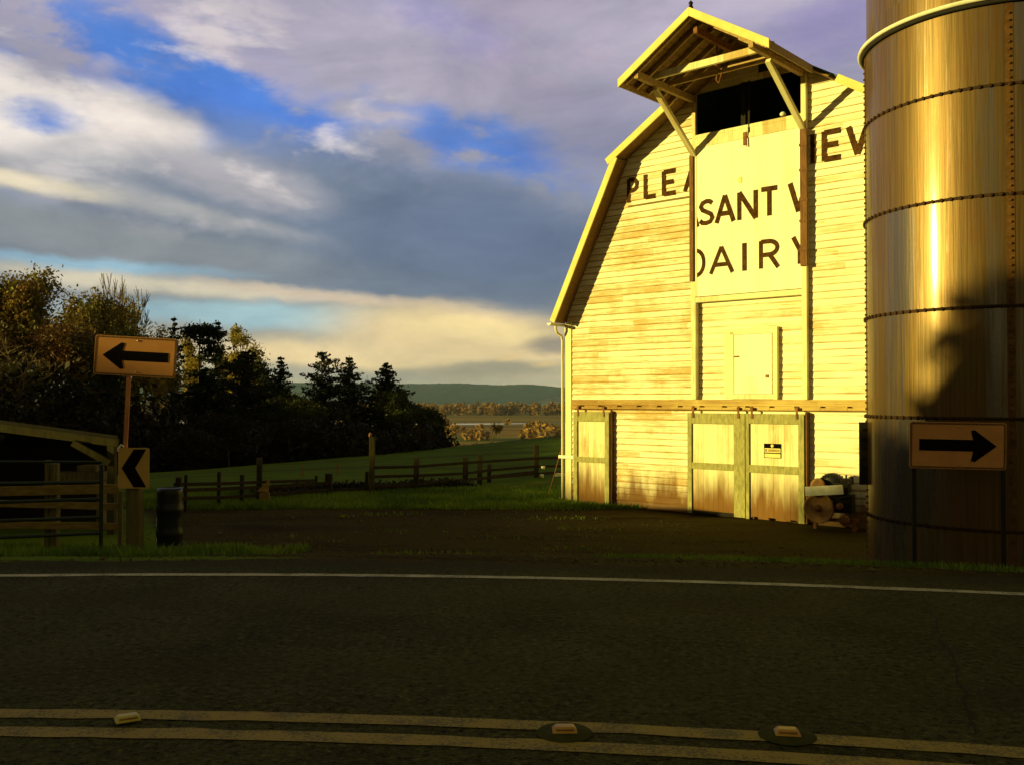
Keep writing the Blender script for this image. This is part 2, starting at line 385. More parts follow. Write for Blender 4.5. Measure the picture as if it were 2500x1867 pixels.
m, N, b = material('ground')
geo = N.new('ShaderNodeNewGeometry').outputs['Position']
px_, py_, pz_ = N.sep(geo)
dirt = N.attr('dirt')
nA = N.noise(geo, .9, 5, .6); nB = N.noise(geo, 7, 5, .65); nC = N.noise(geo, 45, 4, .7)
grass = N.mix(N.mapr(nA, .35, .65), (.060, .112, .004), (.105, .150, .008))
grass = N.mix(N.mapr(nB, .5, .75), grass, (.10, .11, .012))
grass = N.mix(N.mapr(N.noise(N.mapping(geo, sc=(.3, 1, 1)), .35, 4, .6), .52, .66, 0, .7), grass, (.060, .045, .008))
soil = N.mix(N.mapr(nB, .3, .7), (.028, .022, .005), (.052, .040, .009))
soil = N.mix(N.mapr(nC, .55, .75), soil, (.11, .078, .024))
soil = N.mix(N.mapr(N.noise(N.mapping(geo, sc=(.35, 1.3, 1)), .8, 5, .6), .50, .68, 0, .8), soil, (.018, .011, .003))
dm = N.mapr(N.math('ADD', dirt, N.math('MULTIPLY', N.math('SUBTRACT', nB, .5), .9)), .40, .60, 0, 1, True)
c = N.mix(dm, grass, soil)
# valley floor: fields and stubble
strip = N.noise(N.mapping(geo, loc=(3, 1, 0), sc=(.00045, .0032, 1)), 2.2, 3, .5, .4)
vr = N.new('ShaderNodeValToRGB'); N.l.new(strip, vr.inputs[0]); vr.color_ramp.interpolation = 'LINEAR'
for i, (q, cc) in enumerate([(.36, (.10, .12, .03)), (.44, (.30, .20, .06)), (.50, (.14, .15, .04)), (.56, (.34, .19, .06)), (.62, (.16, .11, .04))]):
    e = vr.color_ramp.elements[i] if i < 2 else vr.color_ramp.elements.new(q)
    e.position = q; e.color = cc + (1,)
vcol = N.mix(N.mapr(N.noise(geo, .03, 4, .6), .4, .7, 0, .5), vr.outputs[0], (.12, .09, .03))
c = N.mix(N.mapr(py_, 170, 330), c, vcol)
N.set(b.inputs['Base Color'], c); b.inputs['Roughness'].default_value = .95; b.inputs['Specular IOR Level'].default_value = .02
bump(N, b, N.math('ADD', N.math('MULTIPLY', nB, .6), N.math('MULTIPLY', nC, .5)), .8, .035)
M['ground'] = m
ground = fast_mesh('ground', Vg, Fg, M['ground'], smooth=True)
tag(ground, kind='structure')
# where traffic keeps the yard bare
S = np.hypot(X - RC.x, Y - RC.y) - RW
def blob(cx, cy, sx, sy): return np.exp(-(((X - cx) / sx) ** 2 + ((Y - cy) / sy) ** 2))
dirtv = sst(.8, 1.6, S) * sst(22.2, 20.6, Y + .02 * X) * sst(-1.2, 1.0, X + 3.6 + .52 * (Y - 12.5)) * 1.0
dirtv = np.maximum(dirtv, .75 * sst(.3, .6, S) * sst(2.2, 1.1, S))
dirtv -= 1.0 * blob(2.6, 12.6, 1.9, .8) + .95 * blob(4.4, 11.6, 1.8, .55) + .5 * blob(-3.4, 13.2, 1.3, .5) + .55 * blob(7.0, 10.6, 3, .5)
dirtv -= .35 * blob(0.2, 15.6, 1.8, .5)
dirtv = np.where(Y > 24, 0, dirtv)
dirtv += .45 * np.exp(-((Y - 25.0 - .35 * X) / 1.1) ** 2) * (X < 2) * (X > -12)
at_ = ground.data.attributes.new('dirt', 'FLOAT', 'POINT'); at_.data.foreach_set('value', np.clip(dirtv, 0, 1).ravel().astype(np.float32))

# ------------------------------------------------------------------ road
def arc_strip(r0, r1, z, a0=-75, a1=75, n=300, wob=0, seed=0):
    V, F = [], []
    for i in range(n + 1):
        a = R_(a0 + (a1 - a0) * i / n)
        d0 = mnoise.noise(Vector((i * .9, seed, 0))) * wob; d1 = mnoise.noise(Vector((i * .9, seed, 5))) * wob
        for rr in (r0 + d0, r1 + d1): V.append((RC.x + math.sin(a) * rr, RC.y + math.cos(a) * rr, z))
    for i in range(n): F.append((2 * i, 2 * i + 2, 2 * i + 3, 2 * i + 1))
    return V, F
m, N, b = material('asphalt')
geo = N.new('ShaderNodeNewGeometry').outputs['Position']
v1 = N.new('ShaderNodeTexVoronoi'); v1.inputs['Scale'].default_value = 62; N.l.new(geo, v1.inputs['Vector'])
n1 = N.noise(geo, 27, 3, .75); n2 = N.noise(geo, 1.1, 5, .6); n3 = N.noise(geo, 190, 2, .6)
px_, py_, pz_ = N.sep(geo)
rad = N.math('SQRT', N.math('ADD', N.math('POWER', N.math('SUBTRACT', px_, RC.x), 2), N.math('POWER', N.math('SUBTRACT', py_, RC.y), 2)))
c = N.mix(N.mapr(n1, .3, .72), (.019, .019, .0048), (.074, .072, .020))
c = N.mix(N.mapr(v1.outputs['Distance'], .0, .45), c, N.mix(.5, c, (.085, .075, .034)))
c = N.mix(N.mapr(n3, .60, .78, 0, .7), c, (.17, .15, .07))
c = N.mix(N.mapr(n2, .42, .68, 0, .55), c, (.020, .017, .006))
c = N.mix(N.mapr(px_, -4, 3, .35, 0), c, N.mix(1.0, c, (.72, 1.0, .95), 'MULTIPLY')); c = N.mix(N.mapr(n1, .56, .70, 0, .8), c, (.13, .12, .04)); c = N.mix(N.mapr(n1, .45, .36, 0, .7), c, (.006, .006, .0015))
track = N.math('COSINE', N.math('MULTIPLY', N.math('SUBTRACT', rad, RY + .85), 2 * math.pi / 1.65))
c = N.mix(N.mapr(track, .2, 1, 0, .25), c, (.055, .043, .015))
shoulder = N.mapr(N.math('ADD', rad, N.math('MULTIPLY', N.noise(geo, 5, 4), .25)), RW + .25, RW + .6, 0, .6, True)
c = N.mix(shoulder, c, (.03, .024, .009))
N.set(b.inputs['Base Color'], c); b.inputs['Roughness'].default_value = .9; b.inputs['Specular IOR Level'].default_value = .04
bump(N, b, N.math('ADD', n1, N.math('MULTIPLY', v1.outputs['Distance'], .8)), 1.0, .02)
M['asphalt'] = m
V, F = arc_strip(RIN - .5, RW + .65, ROADZ, wob=.12)
tag(fast_mesh('road', V, F, M['asphalt']), kind='structure')
def line_mat(name, c1, c2, wear):
    m, N, b = material(name)
    geo = N.new('ShaderNodeNewGeometry').outputs['Position']
    n1 = N.noise(geo, 60, 4, .75); n2 = N.noise(geo, 6, 4, .6)
    k = N.mapr(N.math('ADD', n1, N.math('MULTIPLY', N.math('SUBTRACT', n2, .5), .6)), wear, wear + .12, 0, 1, True)
    N.set(b.inputs['Base Color'], N.mix(k, c1, c2)); b.inputs['Roughness'].default_value = .8
    bump(N, b, n1, .6, .008); return m
M['white_line'] = line_mat('worn_white_line', (.42, .39, .28), (.13, .11, .06), .48)
M['yellow_line'] = line_mat('worn_yellow_line', (.27, .185, .008), (.09, .068, .008), .48)
V, F = arc_strip(RW - .05, RW + .05, ROADZ + .004, wob=.02, seed=3); tag(fast_mesh('edge_line_marking', V, F, M['white_line']), kind='structure')
for k_, (a, b_) in enumerate([(RY - .17, RY - .055), (RY + .055, RY + .17)]):
    V, F = arc_strip(a, b_, ROADZ + .004, wob=.02, seed=7 + k_); tag(fast_mesh('centre_line_marking', V, F, M['yellow_line']), kind='structure')
# tar-dark crack wandering across the lane
M['crack'] = simple('crack_tar', (.008, .007, .003), (.014, .011, .005), 20, .9)
cp = []
for X_, Y_ in [(2255, 1448), (2262, 1475), (2285, 1510), (2300, 1560), (2322, 1600), (2335, 1650), (2352, 1700), (2368, 1745), (2380, 1800)]:
    d = ray(X_, Y_); t = (ROADZ - CAMZ) / d.z; cp.append(Vector((d.x * t, d.y * t, ROADZ + .003)))
V, F = [], []
pts = []
for i in range(len(cp) - 1):
    for j in range(6):
        p = cp[i].lerp(cp[i + 1], j / 6); p = p + Vector((mnoise.noise(p * 9) * .035, 0, 0)); pts.append(p)
for i, p in enumerate(pts):
    wd = .004 + .006 * abs(mnoise.noise(p * 5)); V += [p - Vector((wd, 0, 0)), p + Vector((wd, 0, 0))]
for i in range(len(pts) - 1): F.append((2 * i, 2 * i + 1, 2 * i + 3, 2 * i + 2))
tag(fast_mesh('road_crack', V, F, M['crack']), kind='structure')

# raised markers between the yellow lines
M['marker'] = simple('marker_plastic', (.55, .46, .07), (.36, .27, .04), 14, .4)
M['marker_o'] = simple('marker_amber', (.52, .30, .06), (.40, .20, .04), 14, .4)
M['bitumen'] = simple('marker_bitumen', (.060, .058, .017), (.036, .034, .010), 12, .9, spec=.05)
for (X_, Y_, lab, mat, pad, rz) in [(311, 1763, 'yellow lozenge road marker on the centre lines at the left of the road', 'marker', .02, .5),
                          (1378, 1790, 'amber block road marker on a dark pad on the centre lines below the barn corner', 'marker_o', .115, .02),
                          (1922, 1797, 'amber and cream road marker on a dark pad on the centre lines nearest the silo', 'marker_o', .115, -.15)]:
    d = ray(X_, Y_); t = (ROADZ - CAMZ) / d.z; p = d * t
    o = thing('road_marker', lab, 'road marker', (p.x, p.y, ROADZ + .005), rz, 'raised markers along the centre line')
    if pad > .05:
        q = MB(); q.lathe([(pad, 0), (pad * .92, .007), (pad * .5, .010), (0.0001, .010)], 20); q.build('adhesive_pad', M['bitumen'], o)
    q = MB(); s_ = .045; h_ = .030
    q.add([(-.052, -s_, .008), (.052, -s_, .008), (.052, s_, .008), (-.052, s_, .008), (-.036, -s_ * .5, h_), (.036, -s_ * .5, h_), (.036, s_ * .5, h_), (-.036, s_ * .5, h_)],
          [(3, 2, 1, 0), (4, 5, 6, 7), (0, 1, 5, 4), (1, 2, 6, 5), (2, 3, 7, 6), (3, 0, 4, 7)])
    q.build('marker_body', M[mat], o, .004)
    q = MB(); q.box((0, -.0335, .0185), (.07, .004, .012), Matrix.Rotation(0, 4, 'X')); q.build('reflector', M['ochre_iron'], o)

# ------------------------------------------------------------------ barn (own frame: x right along the gable, y into the barn, z up)
P0 = Vector((1.2774, 22.392, 0.0)); BRZ = math.atan2(-.66849, .74372)
barn = thing('barn', 'white gambrel dairy barn with a hooded hay door and painted lettering', 'barn', P0, BRZ)
MU = 4.65; BW = 9.3; DEPTH = 15.0; OV = .45
# roof line on the wall
def wall_top(u):
    u = min(u, BW - u)
    a = 4.20 + (u + .02) * 2.06; b_ = 7.68 + (u - 1.62) * .612
    return min(a, b_) - .03
def u_at(v):          # left end of a board at height v
    if v <= 4.1: return 0.0
    lo, hi = 0.0, MU
    for _ in range(30):
        mid = (lo + hi) / 2
        if wall_top(mid) < v: lo = mid
        else: hi = mid
    return lo
def siding(mb, ua, ub, v0, v1, y=0.0, step=.137, clip=True):
    rg = random.Random(int(ua * 100 + v0 * 10)); v = v0
    while v < v1 - .01:
        t = min(v + step, v1)
        la0 = max(ua, u_at(v)) if clip else ua; la1 = max(ua, u_at(t)) if clip else ua
        rb0 = min(ub, BW - u_at(v)) if clip else ub; rb1 = min(ub, BW - u_at(t)) if clip else ub
        if la1 < rb1:
            cuts = [0]; 
            while cuts[-1] < 1:
                cuts.append(min(1, cuts[-1] + rg.uniform(1.3, 3.0) / max(.2, rb0 - la0)))
            for a, b_ in zip(cuts[:-1], cuts[1:]):
                g = .0015; da, db = rg.uniform(-.003, .004), rg.uniform(-.003, .004); sag = rg.uniform(-.005, .005)
                A0 = la0 + (rb0 - la0) * a + (g if a else 0); B0 = la0 + (rb0 - la0) * b_ - (g if b_ < 1 else 0)
                A1 = la1 + (rb1 - la1) * a + (g if a else 0); B1 = la1 + (rb1 - la1) * b_ - (g if b_ < 1 else 0)
                mb.add([(A0, y - .020 - da, v + sag), (B0, y - .020 - db, v - sag), (B1, y - .003, t + .004), (A1, y - .003, t + .004),
                        (A0, y + .002, v + sag), (B0, y + .002, v - sag)], [(0, 1, 2, 3), (0, 4, 5, 1)])
        v = t
q = MB()
siding(q, 0, 3.37, 0.02, 9.4); siding(q, 5.93, BW, 0.02, 9.4)
siding(q, 1.44, 3.3, 0.02, .02)
siding(q, 3.45, 5.83, 8.78, 9.4)
# backing so that nothing shows through the laps
q.add([(0, .02, 0), (3.40, .02, 0), (3.40, .02, wall_top(3.40)), (1.62, .02, wall_top(1.62)), (0, .02, wall_top(0))], [(0, 1, 2, 3, 4)])
q.add([(5.9, .02, 0), (BW, .02, 0), (BW, .02, wall_top(BW)), (BW - 1.62, .02, wall_top(1.62)), (5.9, .02, wall_top(5.9))], [(0, 1, 2, 3, 4)])
q.add([(3.40, .022, 8.76), (5.9, .022, 8.76), (5.9, .022, wall_top(5.9)), (MU, .022, wall_top(MU)), (3.40, .022, wall_top(3.4))], [(0, 1, 2, 3, 4)])
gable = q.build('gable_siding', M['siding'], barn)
q = MB(); siding(q, 3.44, 5.84, 2.37, 4.45, y=.11, clip=False); q.add([(3.4, .13, 2.3), (5.9, .13, 2.3), (5.9, .13, 4.5), (3.4, .13, 4.5)], [(0, 1, 2, 3)])
siding(q, 3.40, 5.90, 0.0, 2.2, y=.0, clip=False); q.add([(3.4, .021, 0), (5.9, .021, 0), (5.9, .021, 2.3), (3.4, .021, 2.3)], [(0, 1, 2, 3)])
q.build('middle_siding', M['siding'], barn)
# side and back walls
q = MB()
for u0 in (0, BW):
    s_ = 1 if u0 else -1
    q.box((u0 - s_ * .03, DEPTH / 2 + .03, 2.1), (.06, DEPTH, 4.2))
q.add([(0, DEPTH, 0), (BW, DEPTH, 0), (BW, DEPTH, 4.1), (BW - 1.62, DEPTH, 7.6), (MU, DEPTH, 9.4), (1.62, DEPTH, 7.6), (0, DEPTH, 4.1)], [(6, 5, 4, 3, 2, 1, 0)])
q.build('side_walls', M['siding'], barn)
q = MB(); q.bb(.1, BW - .1, .2, DEPTH - .1, 2.15, 2.3); q.build('loft_floor', M['dark'], barn)
# trim
q = MB()
q.bb(-.02, .15, -.035, .0, 0.0, 4.16)                 # corner board, gable face
q.bb(-.05, -.0195, -.035, .16, 0.0, 4.1)               # corner board, side
q.build('corner_board', M['trim'], barn, .004)
q = MB(); q.bb(BW - .18, BW + .02, -.035, .0, 0.0, 4.16); q.build('corner_board', M['trim'], barn, .004)
q = MB(); q.bb(3.335, 3.44, -.03, .0, 2.375, 4.82); q.bb(3.44, 3.45, -.028, .12, 2.375, 4.45); q.build('bay_trim', M['trim'], barn, .003)
q = MB(); q.bb(5.83, 5.93, -.12, .0, 2.375, 8.72); q.build('bay_trim', M['trim'], barn, .003)
q = MB(); q.bb(3.44, 5.835, -.028, .11, 4.38, 4.49); q.build('ledge', M['trim'], barn, .006)
q = MB(); q.bb(3.37, 3.455, -.03, .05, 7.45, 8.80); q.bb(3.455, 5.83, -.028, .03, 8.74, 8.86); q.build('opening_frame', M['trim'], barn, .003)
# storey band and sliding door track
q = MB(); q.bb(.18, BW - .1, -.055, -.0, 2.245, 2.372); q.bb(.18, BW - .1, -.035, 0, 2.14, 2.243); q.build('storey_band', M['band'], barn, .004)
q = MB(); q.bb(.2, BW - .3, -.125, -.105, 2.165, 2.215)
uu = .45
while uu < BW - .4: q.bb(uu, uu + .022, -.13, -.036, 2.17, 2.25); uu += .52
q.build('door_track', M['band'], barn)
# main roof
def roofpts(off=0):
    return [(-.12, 4.02), (1.66, 7.68), (1.50, 7.63), (MU, 9.56)]
q = MB(); u2 = MB()
def slab(mb, a, b_, y0, y1, th, mir=False):
    (x0, z0), (x1, z1) = a, b_
    if mir: x0, x1 = BW - x0, BW - x1
    n = Vector((-(z1 - z0), 0, x1 - x0)).normalized()
    if n.z < 0: n = -n
    P = [Vector((x0, y0, z0)), Vector((x1, y0, z1)), Vector((x1, y1, z1)), Vector((x0, y1, z0))]
    mb.add(P + [p - n * th for p in P], [(0, 1, 2, 3), (7, 6, 5, 4), (0, 4, 5, 1), (1, 5, 6, 2), (2, 6, 7, 3), (3, 7, 4, 0)])
for mir in (False, True):
    slab(q, (-.10, 4.18), (1.69, 7.71), -OV, DEPTH + .3, .03, mir)
    slab(u2, (-.09, 4.14), (1.69, 7.63), -OV + .02, .0, .03, mir)
slab(q, (1.48, 7.62), (MU, 9.56), -OV, DEPTH + .3, .035); slab(q, (1.48, 7.62), (MU, 9.56), -OV, DEPTH + .3, .035, True)
slab(u2, (1.60, 7.63), (MU, 9.50), -OV + .02, 0, .03); slab(u2, (1.60, 7.63), (MU, 9.50), -OV + .02, 0, .03, True)
roof = q.build('roof', M['roof'], barn); u2.build('soffit', M['underside'], roof)
def rake(a, b_, name='rake_board', y=-OV, hgt=.15, mat='rake', ext=0):
    q = MB(); (x0, z0), (x1, z1) = a, b_
    d = Vector((x1 - x0, 0, z1 - z0)).normalized(); n = Vector((-d.z, 0, d.x))
    if n.z < 0: n = -n
    A = Vector((x0, y, z0)) + n * .02; B = Vector((x1, y, z1)) + n * .02
    q.add([A, B, B - n * hgt, A - n * hgt] + [p + Vector((0, -.03, 0)) for p in (A, B, B - n * hgt, A - n * hgt)],
          [(0, 1, 2, 3), (7, 6, 5, 4), (0, 4, 5, 1), (1, 5, 6, 2), (2, 6, 7, 3), (3, 7, 4, 0)])
    return q.build(name, M[mat], roof, .004)
rake((-.11, 4.17), (1.66, 7.66)); rake((1.46, 7.61), (3.14, 8.63), y=-OV - .004)
rake((BW + .11, 4.17), (BW - 1.66, 7.66)); rake((BW - 1.46, 7.61), (6.72, 8.30), y=-OV - .004)
# hay hood
HW = 2.2
hood = bpy.data.objects.new('hay_hood', None); C.objects.link(hood); hood.parent = barn
def z_r(u): return 9.56 - abs(u - MU) * .612
q = MB()
slab(q, (3.08, z_r(3.08)), (MU, 9.565), -HW, -OV, .03); slab(q, (BW - 3.08, z_r(3.08)), (MU, 9.565), -HW, -OV, .03)
q.build('hood_roof', M['roof'], hood)
q = MB()        # board sheathing seen from below: narrow boards running front to back
for s_ in (-1, 1):
    u = .04
    while u < 1.5:
        a, b_ = MU + s_ * u, MU + s_ * (u + .125)
        za, zb = z_r(a) - .036, z_r(b_) - .036; dy = .005 * (int(u * 8) % 2)
        q.add([(a, -HW + .02, za - dy), (b_, -HW + .02, zb - dy), (b_, -OV + .05, zb - dy), (a, -OV + .05, za - dy), (a, -HW + .02, za + .02), (b_, -HW + .02, zb + .02), (b_, -OV + .05, zb + .02), (a, -OV + .05, za + .02)],
              [(3, 2, 1, 0), (0, 1, 5, 4), (2, 3, 7, 6), (0, 4, 7, 3), (1, 2, 6, 5)])
        u += .14
q.build('sheathing', M['underside'], hood)
q = MB()
for s_ in (-1, 1):
    for w_ in (2.10, 1.72, 1.30, .88, .5):
        q.beam((MU + s_ * 1.52, -w_, z_r(MU + 1.52) - .10), (MU + s_ * .03, -w_, z_r(MU) - .10), .05, .10)
q.build('rafter', M['rafter'], hood)
for s_, lab in ((-1, None), (1, None)):
    q = MB()
    A = Vector((MU + s_ * 1.60, -HW - .03, z_r(MU + 1.60) + .02)); B = Vector((MU, -HW - .03, 9.585)); hgt = .165
    q.add([A, B, B - Vector((0, 0, hgt)), A - Vector((0, 0, hgt))] + [p + Vector((0, .03, 0)) for p in (A, B, B - Vector((0, 0, hgt)), A - Vector((0, 0, hgt)))],
          [(0, 1, 2, 3), (7, 6, 5, 4), (0, 4, 5, 1), (1, 5, 6, 2), (2, 6, 7, 3), (3, 7, 4, 0)])
    q.build('bargeboard', M['rake'], hood, .004)
    q = MB(); e = MU + s_ * 1.57; q.bb(e - .015, e + .015, -HW, -OV, z_r(e) - .15, z_r(e) - .01); q.build('eave_board', M['rafter'], hood)
for uu, vb in ((3.43, 7.46), (5.86, 7.52)):
    q = MB(); q.beam((uu, -.04, vb), (uu, -1.50, 8.50), .10, .085); q.build('brace', M['trim'], hood)
    q = MB(); q.beam((uu, -.02, 8.62), (uu, -2.15, 8.62), .09, .13); q.build('outrigger', M['rafter'], hood)
q = MB(); q.beam((3.30, -1.55, 8.73), (6.0, -1.55, 8.73), .07, .13); q.build('collar_beam', M['trim'], hood)
q = MB(); q.beam((3.45, -1.05, 8.70), (5.9, -1.05, 8.70), .06, .10); q.build('collar_beam', M['rafter'], hood)
q = MB(); q.beam((MU, .4, 9.22), (MU, -2.0, 9.22), .08, .12); q.build('track_beam', M['rust'], hood)
q = MB(); q.tube([(MU, -1.2, 9.16), (MU, -1.2, 8.86)], .02); q.lathe([(.0001, -.03), (.07, -.03), (.07, .03), (.0001, .03)], 14, (MU, -1.2, 8.80), Matrix.Rotation(math.pi / 2, 4, 'Y')); q.tube([(MU + .02, -1.2, 8.78), (MU - .05, -1.15, 8.5), (MU + .02, -1.18, 8.42), (MU + .1, -1.2, 8.6)], .014)
q.build('pulley', M['rust'], hood)
q = MB(); q.lathe([(.0001, .0), (.05, .01), (.03, .06), (.045, .10), (.0001, .15)], 8, (MU, -HW + .05, 9.58)); q.build('finial', M['dark'], hood)
q = MB(); q.bb(4.90, 5.24, -.03, -.021, 8.86, 9.14); q.build('vent', M['dark'], barn)
# hay door hanging lowered in its rails
hd = MB()
bx = 3.50; k_ = 0
while bx < 5.80:
    nx_ = min(bx + .20, 5.82); hd.bb(bx + .001, nx_ - .0015, -.048 - .003 * (k_ % 2), -.012, 4.50, 7.60); bx = nx_; k_ += 1
hay = hd.build('hay_door', M['hay_door'], barn)
q = MB(); q.bb(3.45, 5.82, -.052, -.01, 7.605, 7.87); q.bb(3.45, 5.82, -.062, -.053, 7.60, 7.64); q.bb(3.45, 5.82, -.06, -.053, 7.80, 7.865); q.build('top_rail', M['trim'], hay, .003)
q = MB(); q.bb(3.455, 3.50, -.055, -.012, 4.50, 7.60); q.build('door_stile', M['trim'], hay, .003)
q = MB(); q.bb(3.335, 3.43, -.085, -.031, 4.83, 7.47); q.build('door_rail', M['brown'], barn, .004)
q = MB(); q.bb(5.825, 5.965, -.165, -.121, 4.91, 7.53)
for v in (5.2, 5.75, 6.15, 6.72, 7.2): q.bb(5.81, 5.975, -.175, -.165, v, v + .05)
q.build('door_rail', M['brown'], barn, .004)
q = MB(); q.bb(4.52, 4.62, -.05, .0, 7.62, 8.74); q.bb(4.68, 4.72, -.06, -.02, 7.70, 8.74); q.build('hanging_post', M['dark'], barn)
q = MB(); q.bb(4.58, 4.64, -.075, -.062, 7.46, 7.72); q.tube([(4.66, -.08, 7.72), (4.67, -.085, 7.42)], .012); q.build('latch', M['rust'], hay)
q = MB(); q.bb(4.46, 4.54, -.062, -.051, 6.72, 6.84); q.build('latch_plate', M['rake'], hay)
q = MB(); q.lathe([(.0001, -.04), (.05, -.03), (.065, 0), (.04, .04), (.0001, .05)], 10, (5.42, -.03, 7.93)); q.build('white_float', M['white'], barn)
# small loft door
q = MB()
q.bb(4.06, 4.20, .06, .09, 2.40, 3.79); q.bb(4.20, 4.28, .05, .085, 2.40, 3.74); q.bb(4.20, 5.16, .05, .088, 3.68, 3.79); q.bb(4.20, 5.16, .045, .085, 2.38, 2.48)
q.build('loft_door_frame', M['trim'], barn, .003)
q = MB(); q.bb(5.165, 5.26, -.0, .09, 2.375, 3.80); q.build('loft_door_post', M['trim'], barn, .003)
q = MB(); kx = 4.285
while kx < 5.09: q.bb(kx, min(kx + .19, 5.11) - .002, .062, .095, 2.485, 3.675); kx += .19
ld = q.build('loft_door', M['hay_door'], barn)
q = MB(); q.bb(4.29, 4.40, .05, .061, 3.22, 3.25); q.build('hinge', M['rust'], ld)
q = MB(); q.bb(4.98, 5.05, .05, .061, 2.80, 2.86); q.build('latch', M['rust'], ld)
# sliding doors
def slide(u0, u1, v0, v1, fr, mid, cols, pw=.115, lab=None, yb=-.125, stile=.10):
    d = MB(); kx = u0 + .01; k_ = 0; rg = random.Random(int(u0 * 77))
    while kx < u1 - .02:
        nx_ = min(kx + pw, u1 - .01); d.bb(kx + .001, nx_ - .002, yb - rg.uniform(0, .004), yb + .022, v0 + rg.uniform(0, .05), v1 - .02); kx = nx_
    o = d.build('barn_door', M['door_panel'], barn)
    if lab: o['label'] = lab
    f = MB(); y0, y1 = yb - .036, yb - .0055
    for a, b_ in cols: f.bb(a, b_, y0, y1, v0 - .01, v1)
    xs_ = sorted(cols)
    for (a0, b0), (a1, b1) in zip(xs_[:-1], xs_[1:]):
        f.bb(b0 + .001, a1 - .001, y0 + .002, y1, fr, v1 - .002); f.bb(b0 + .001, a1 - .001, y0 + .002, y1, mid[0], mid[1])
    f.build('door_frame', M['green'], o, .004)
    for a in (u0 + .12, u1 - .16):
        h = MB(); h.bb(a, a + .045, yb - .05, yb - .037, v1 - .10, v1 + .12); h.lathe([(.0001, -.012), (.04, -.012), (.04, .012), (.0001, .012)], 12, (a + .022, yb - .03, v1 + .10), Matrix.Rotation(math.pi / 2, 4, 'X'))
        h.build('hanger', M['rust'], o)
    return o
d1 = slide(.31, 1.31, .03, 2.10, 1.88, (.96, 1.08), [(.31, .42), (1.19, 1.31)], lab='narrow green framed sliding door at the barn corner')
d2 = slide(3.32, 4.64, .04, 2.10, 1.88, (.95, 1.08), [(3.32, 3.42), (4.39, 4.64)], lab='left of the two wide green framed sliding doors')
d3 = slide(4.665, 5.89, .03, 2.10, 1.90, (.94, 1.09), [(4.665, 4.74), (5.77, 5.89)], yb=-.145, lab='right of the two wide green framed sliding doors with a notice')
q = MB(); q.bb(1.315, 1.345, -.12, -.0, .05, 2.12); q.build('door_post', M['brown'], barn)
q = MB(); q.bb(5.895, 5.93, -.15, -.0, .03, 2.13); q.build('door_post', M['brown'], barn)
# dark strip standing in for the shaded gap under the left wide door
q = MB(); q.bb(3.42, 4.38, -.14, -.121, .02, .10); q.build('dark_gap_strip', M['dark'], barn)
# notice on the right hand door
ns = MB(); ns.bb(5.05, 5.41, -.158, -.1525, 1.24, 1.52); no = ns.build('notice', M['rake'], d3)
q = MB(); q.bb(5.05, 5.41, -.1600, -.1585, 1.43, 1.52); q.bb(5.05, 5.062, -.1600, -.1585, 1.24, 1.43); q.bb(5.398, 5.41, -.1600, -.1585, 1.24, 1.43); q.bb(5.062, 5.398, -.1600, -.1585, 1.24, 1.25)
q.bb(5.062, 5.398, -.1600, -.1585, 1.325, 1.345); q.build('notice_border', M['blackpaint'], no)
q = MB(); q.lathe([(.0001, -.001), (.034, -.001), (.034, .001), (.0001, .001)], 16, (5.23, -.1615, 1.475), Matrix.Rotation(math.pi / 2, 4, 'X')); q.build('notice_emblem', M['rake'], no)
q = MB(); rg = random.Random(4); kx = 5.075
for wd in (.018, .022, 0, .02, .018, .02, .02, .022, .018, .02, .016, .02, .018):
    if wd: q.bb(kx, kx + wd * .7, -.1605, -.159, 1.36 + rg.uniform(0, .004), 1.412)
    kx += .024
tag(q.build('notice_print', M['brown'], no), kind='stuff')
# gutter and downpipe at the left corner
q = MB()
ring = [(math.cos(a) * .06, math.sin(a) * .06) for a in [math.pi + i * math.pi / 8 for i in range(9)]]
Vv = []
for yy in (-OV - .05, DEPTH):
    for a, b_ in ring: Vv.append((-.13 + a, yy, 4.12 + b_))
q.add(Vv, [(i, i + 1, 9 + i + 1, 9 + i) for i in range(8)], True); q.add(Vv[:9], [tuple(range(9))])
q.build('gutter', M['white'], barn)
q = MB(); q.tube([(-.13, -.25, 4.06), (-.13, -.25, 3.98), (-.13, -.20, 3.90), (-.10, -.08, 3.84), (-.085, -.06, 3.72), (-.085, -.06, .08)], .030, 10); q.build('downpipe', M['trim'], barn)
q = MB(); q.bb(-.16, .28, -.125, -.098, 1.02, 1.09); q.build('pipe_bracket', M['white'], barn)

# ------------------------------------------------------------------ lettering, brushed on boards
def stroke(mb, pts, wd, y, k):
    pts = [Vector((a, 0, b_)) for a, b_ in pts]
    n = len(pts); L = []; Rr = []
    for i, p in enumerate(pts):
        d1_ = (p - pts[i - 1]).normalized() if i else (pts[1] - p).normalized(); d2_ = (pts[i + 1] - p).normalized() if i < n - 1 else d1_
        t = (d1_ + d2_).normalized(); nn = Vector((-t.z, 0, t.x)); sc = 1 / max(.6, nn.dot(Vector((-d1_.z, 0, d1_.x))))
        L.append(p + nn * wd / 2 * sc); Rr.append(p - nn * wd / 2 * sc)
    yo = y - .0006 * k
    for i in range(n - 1):
        A = [L[i], L[i + 1], Rr[i + 1], Rr[i]]
        mb.add([(a.x, yo, a.z) for a in A] + [(a.x, yo + .004, a.z) for a in A], [(0, 1, 2, 3), (7, 6, 5, 4), (0, 4, 5, 1), (1, 5, 6, 2), (2, 6, 7, 3), (3, 7, 4, 0)][:1])
def arc(cx, cy, rx, ry, a0, a1, n=10): return [(cx + rx * math.cos(R_(a0 + (a1 - a0) * i / n)), cy + ry * math.sin(R_(a0 + (a1 - a0) * i / n))) for i in range(n + 1)]
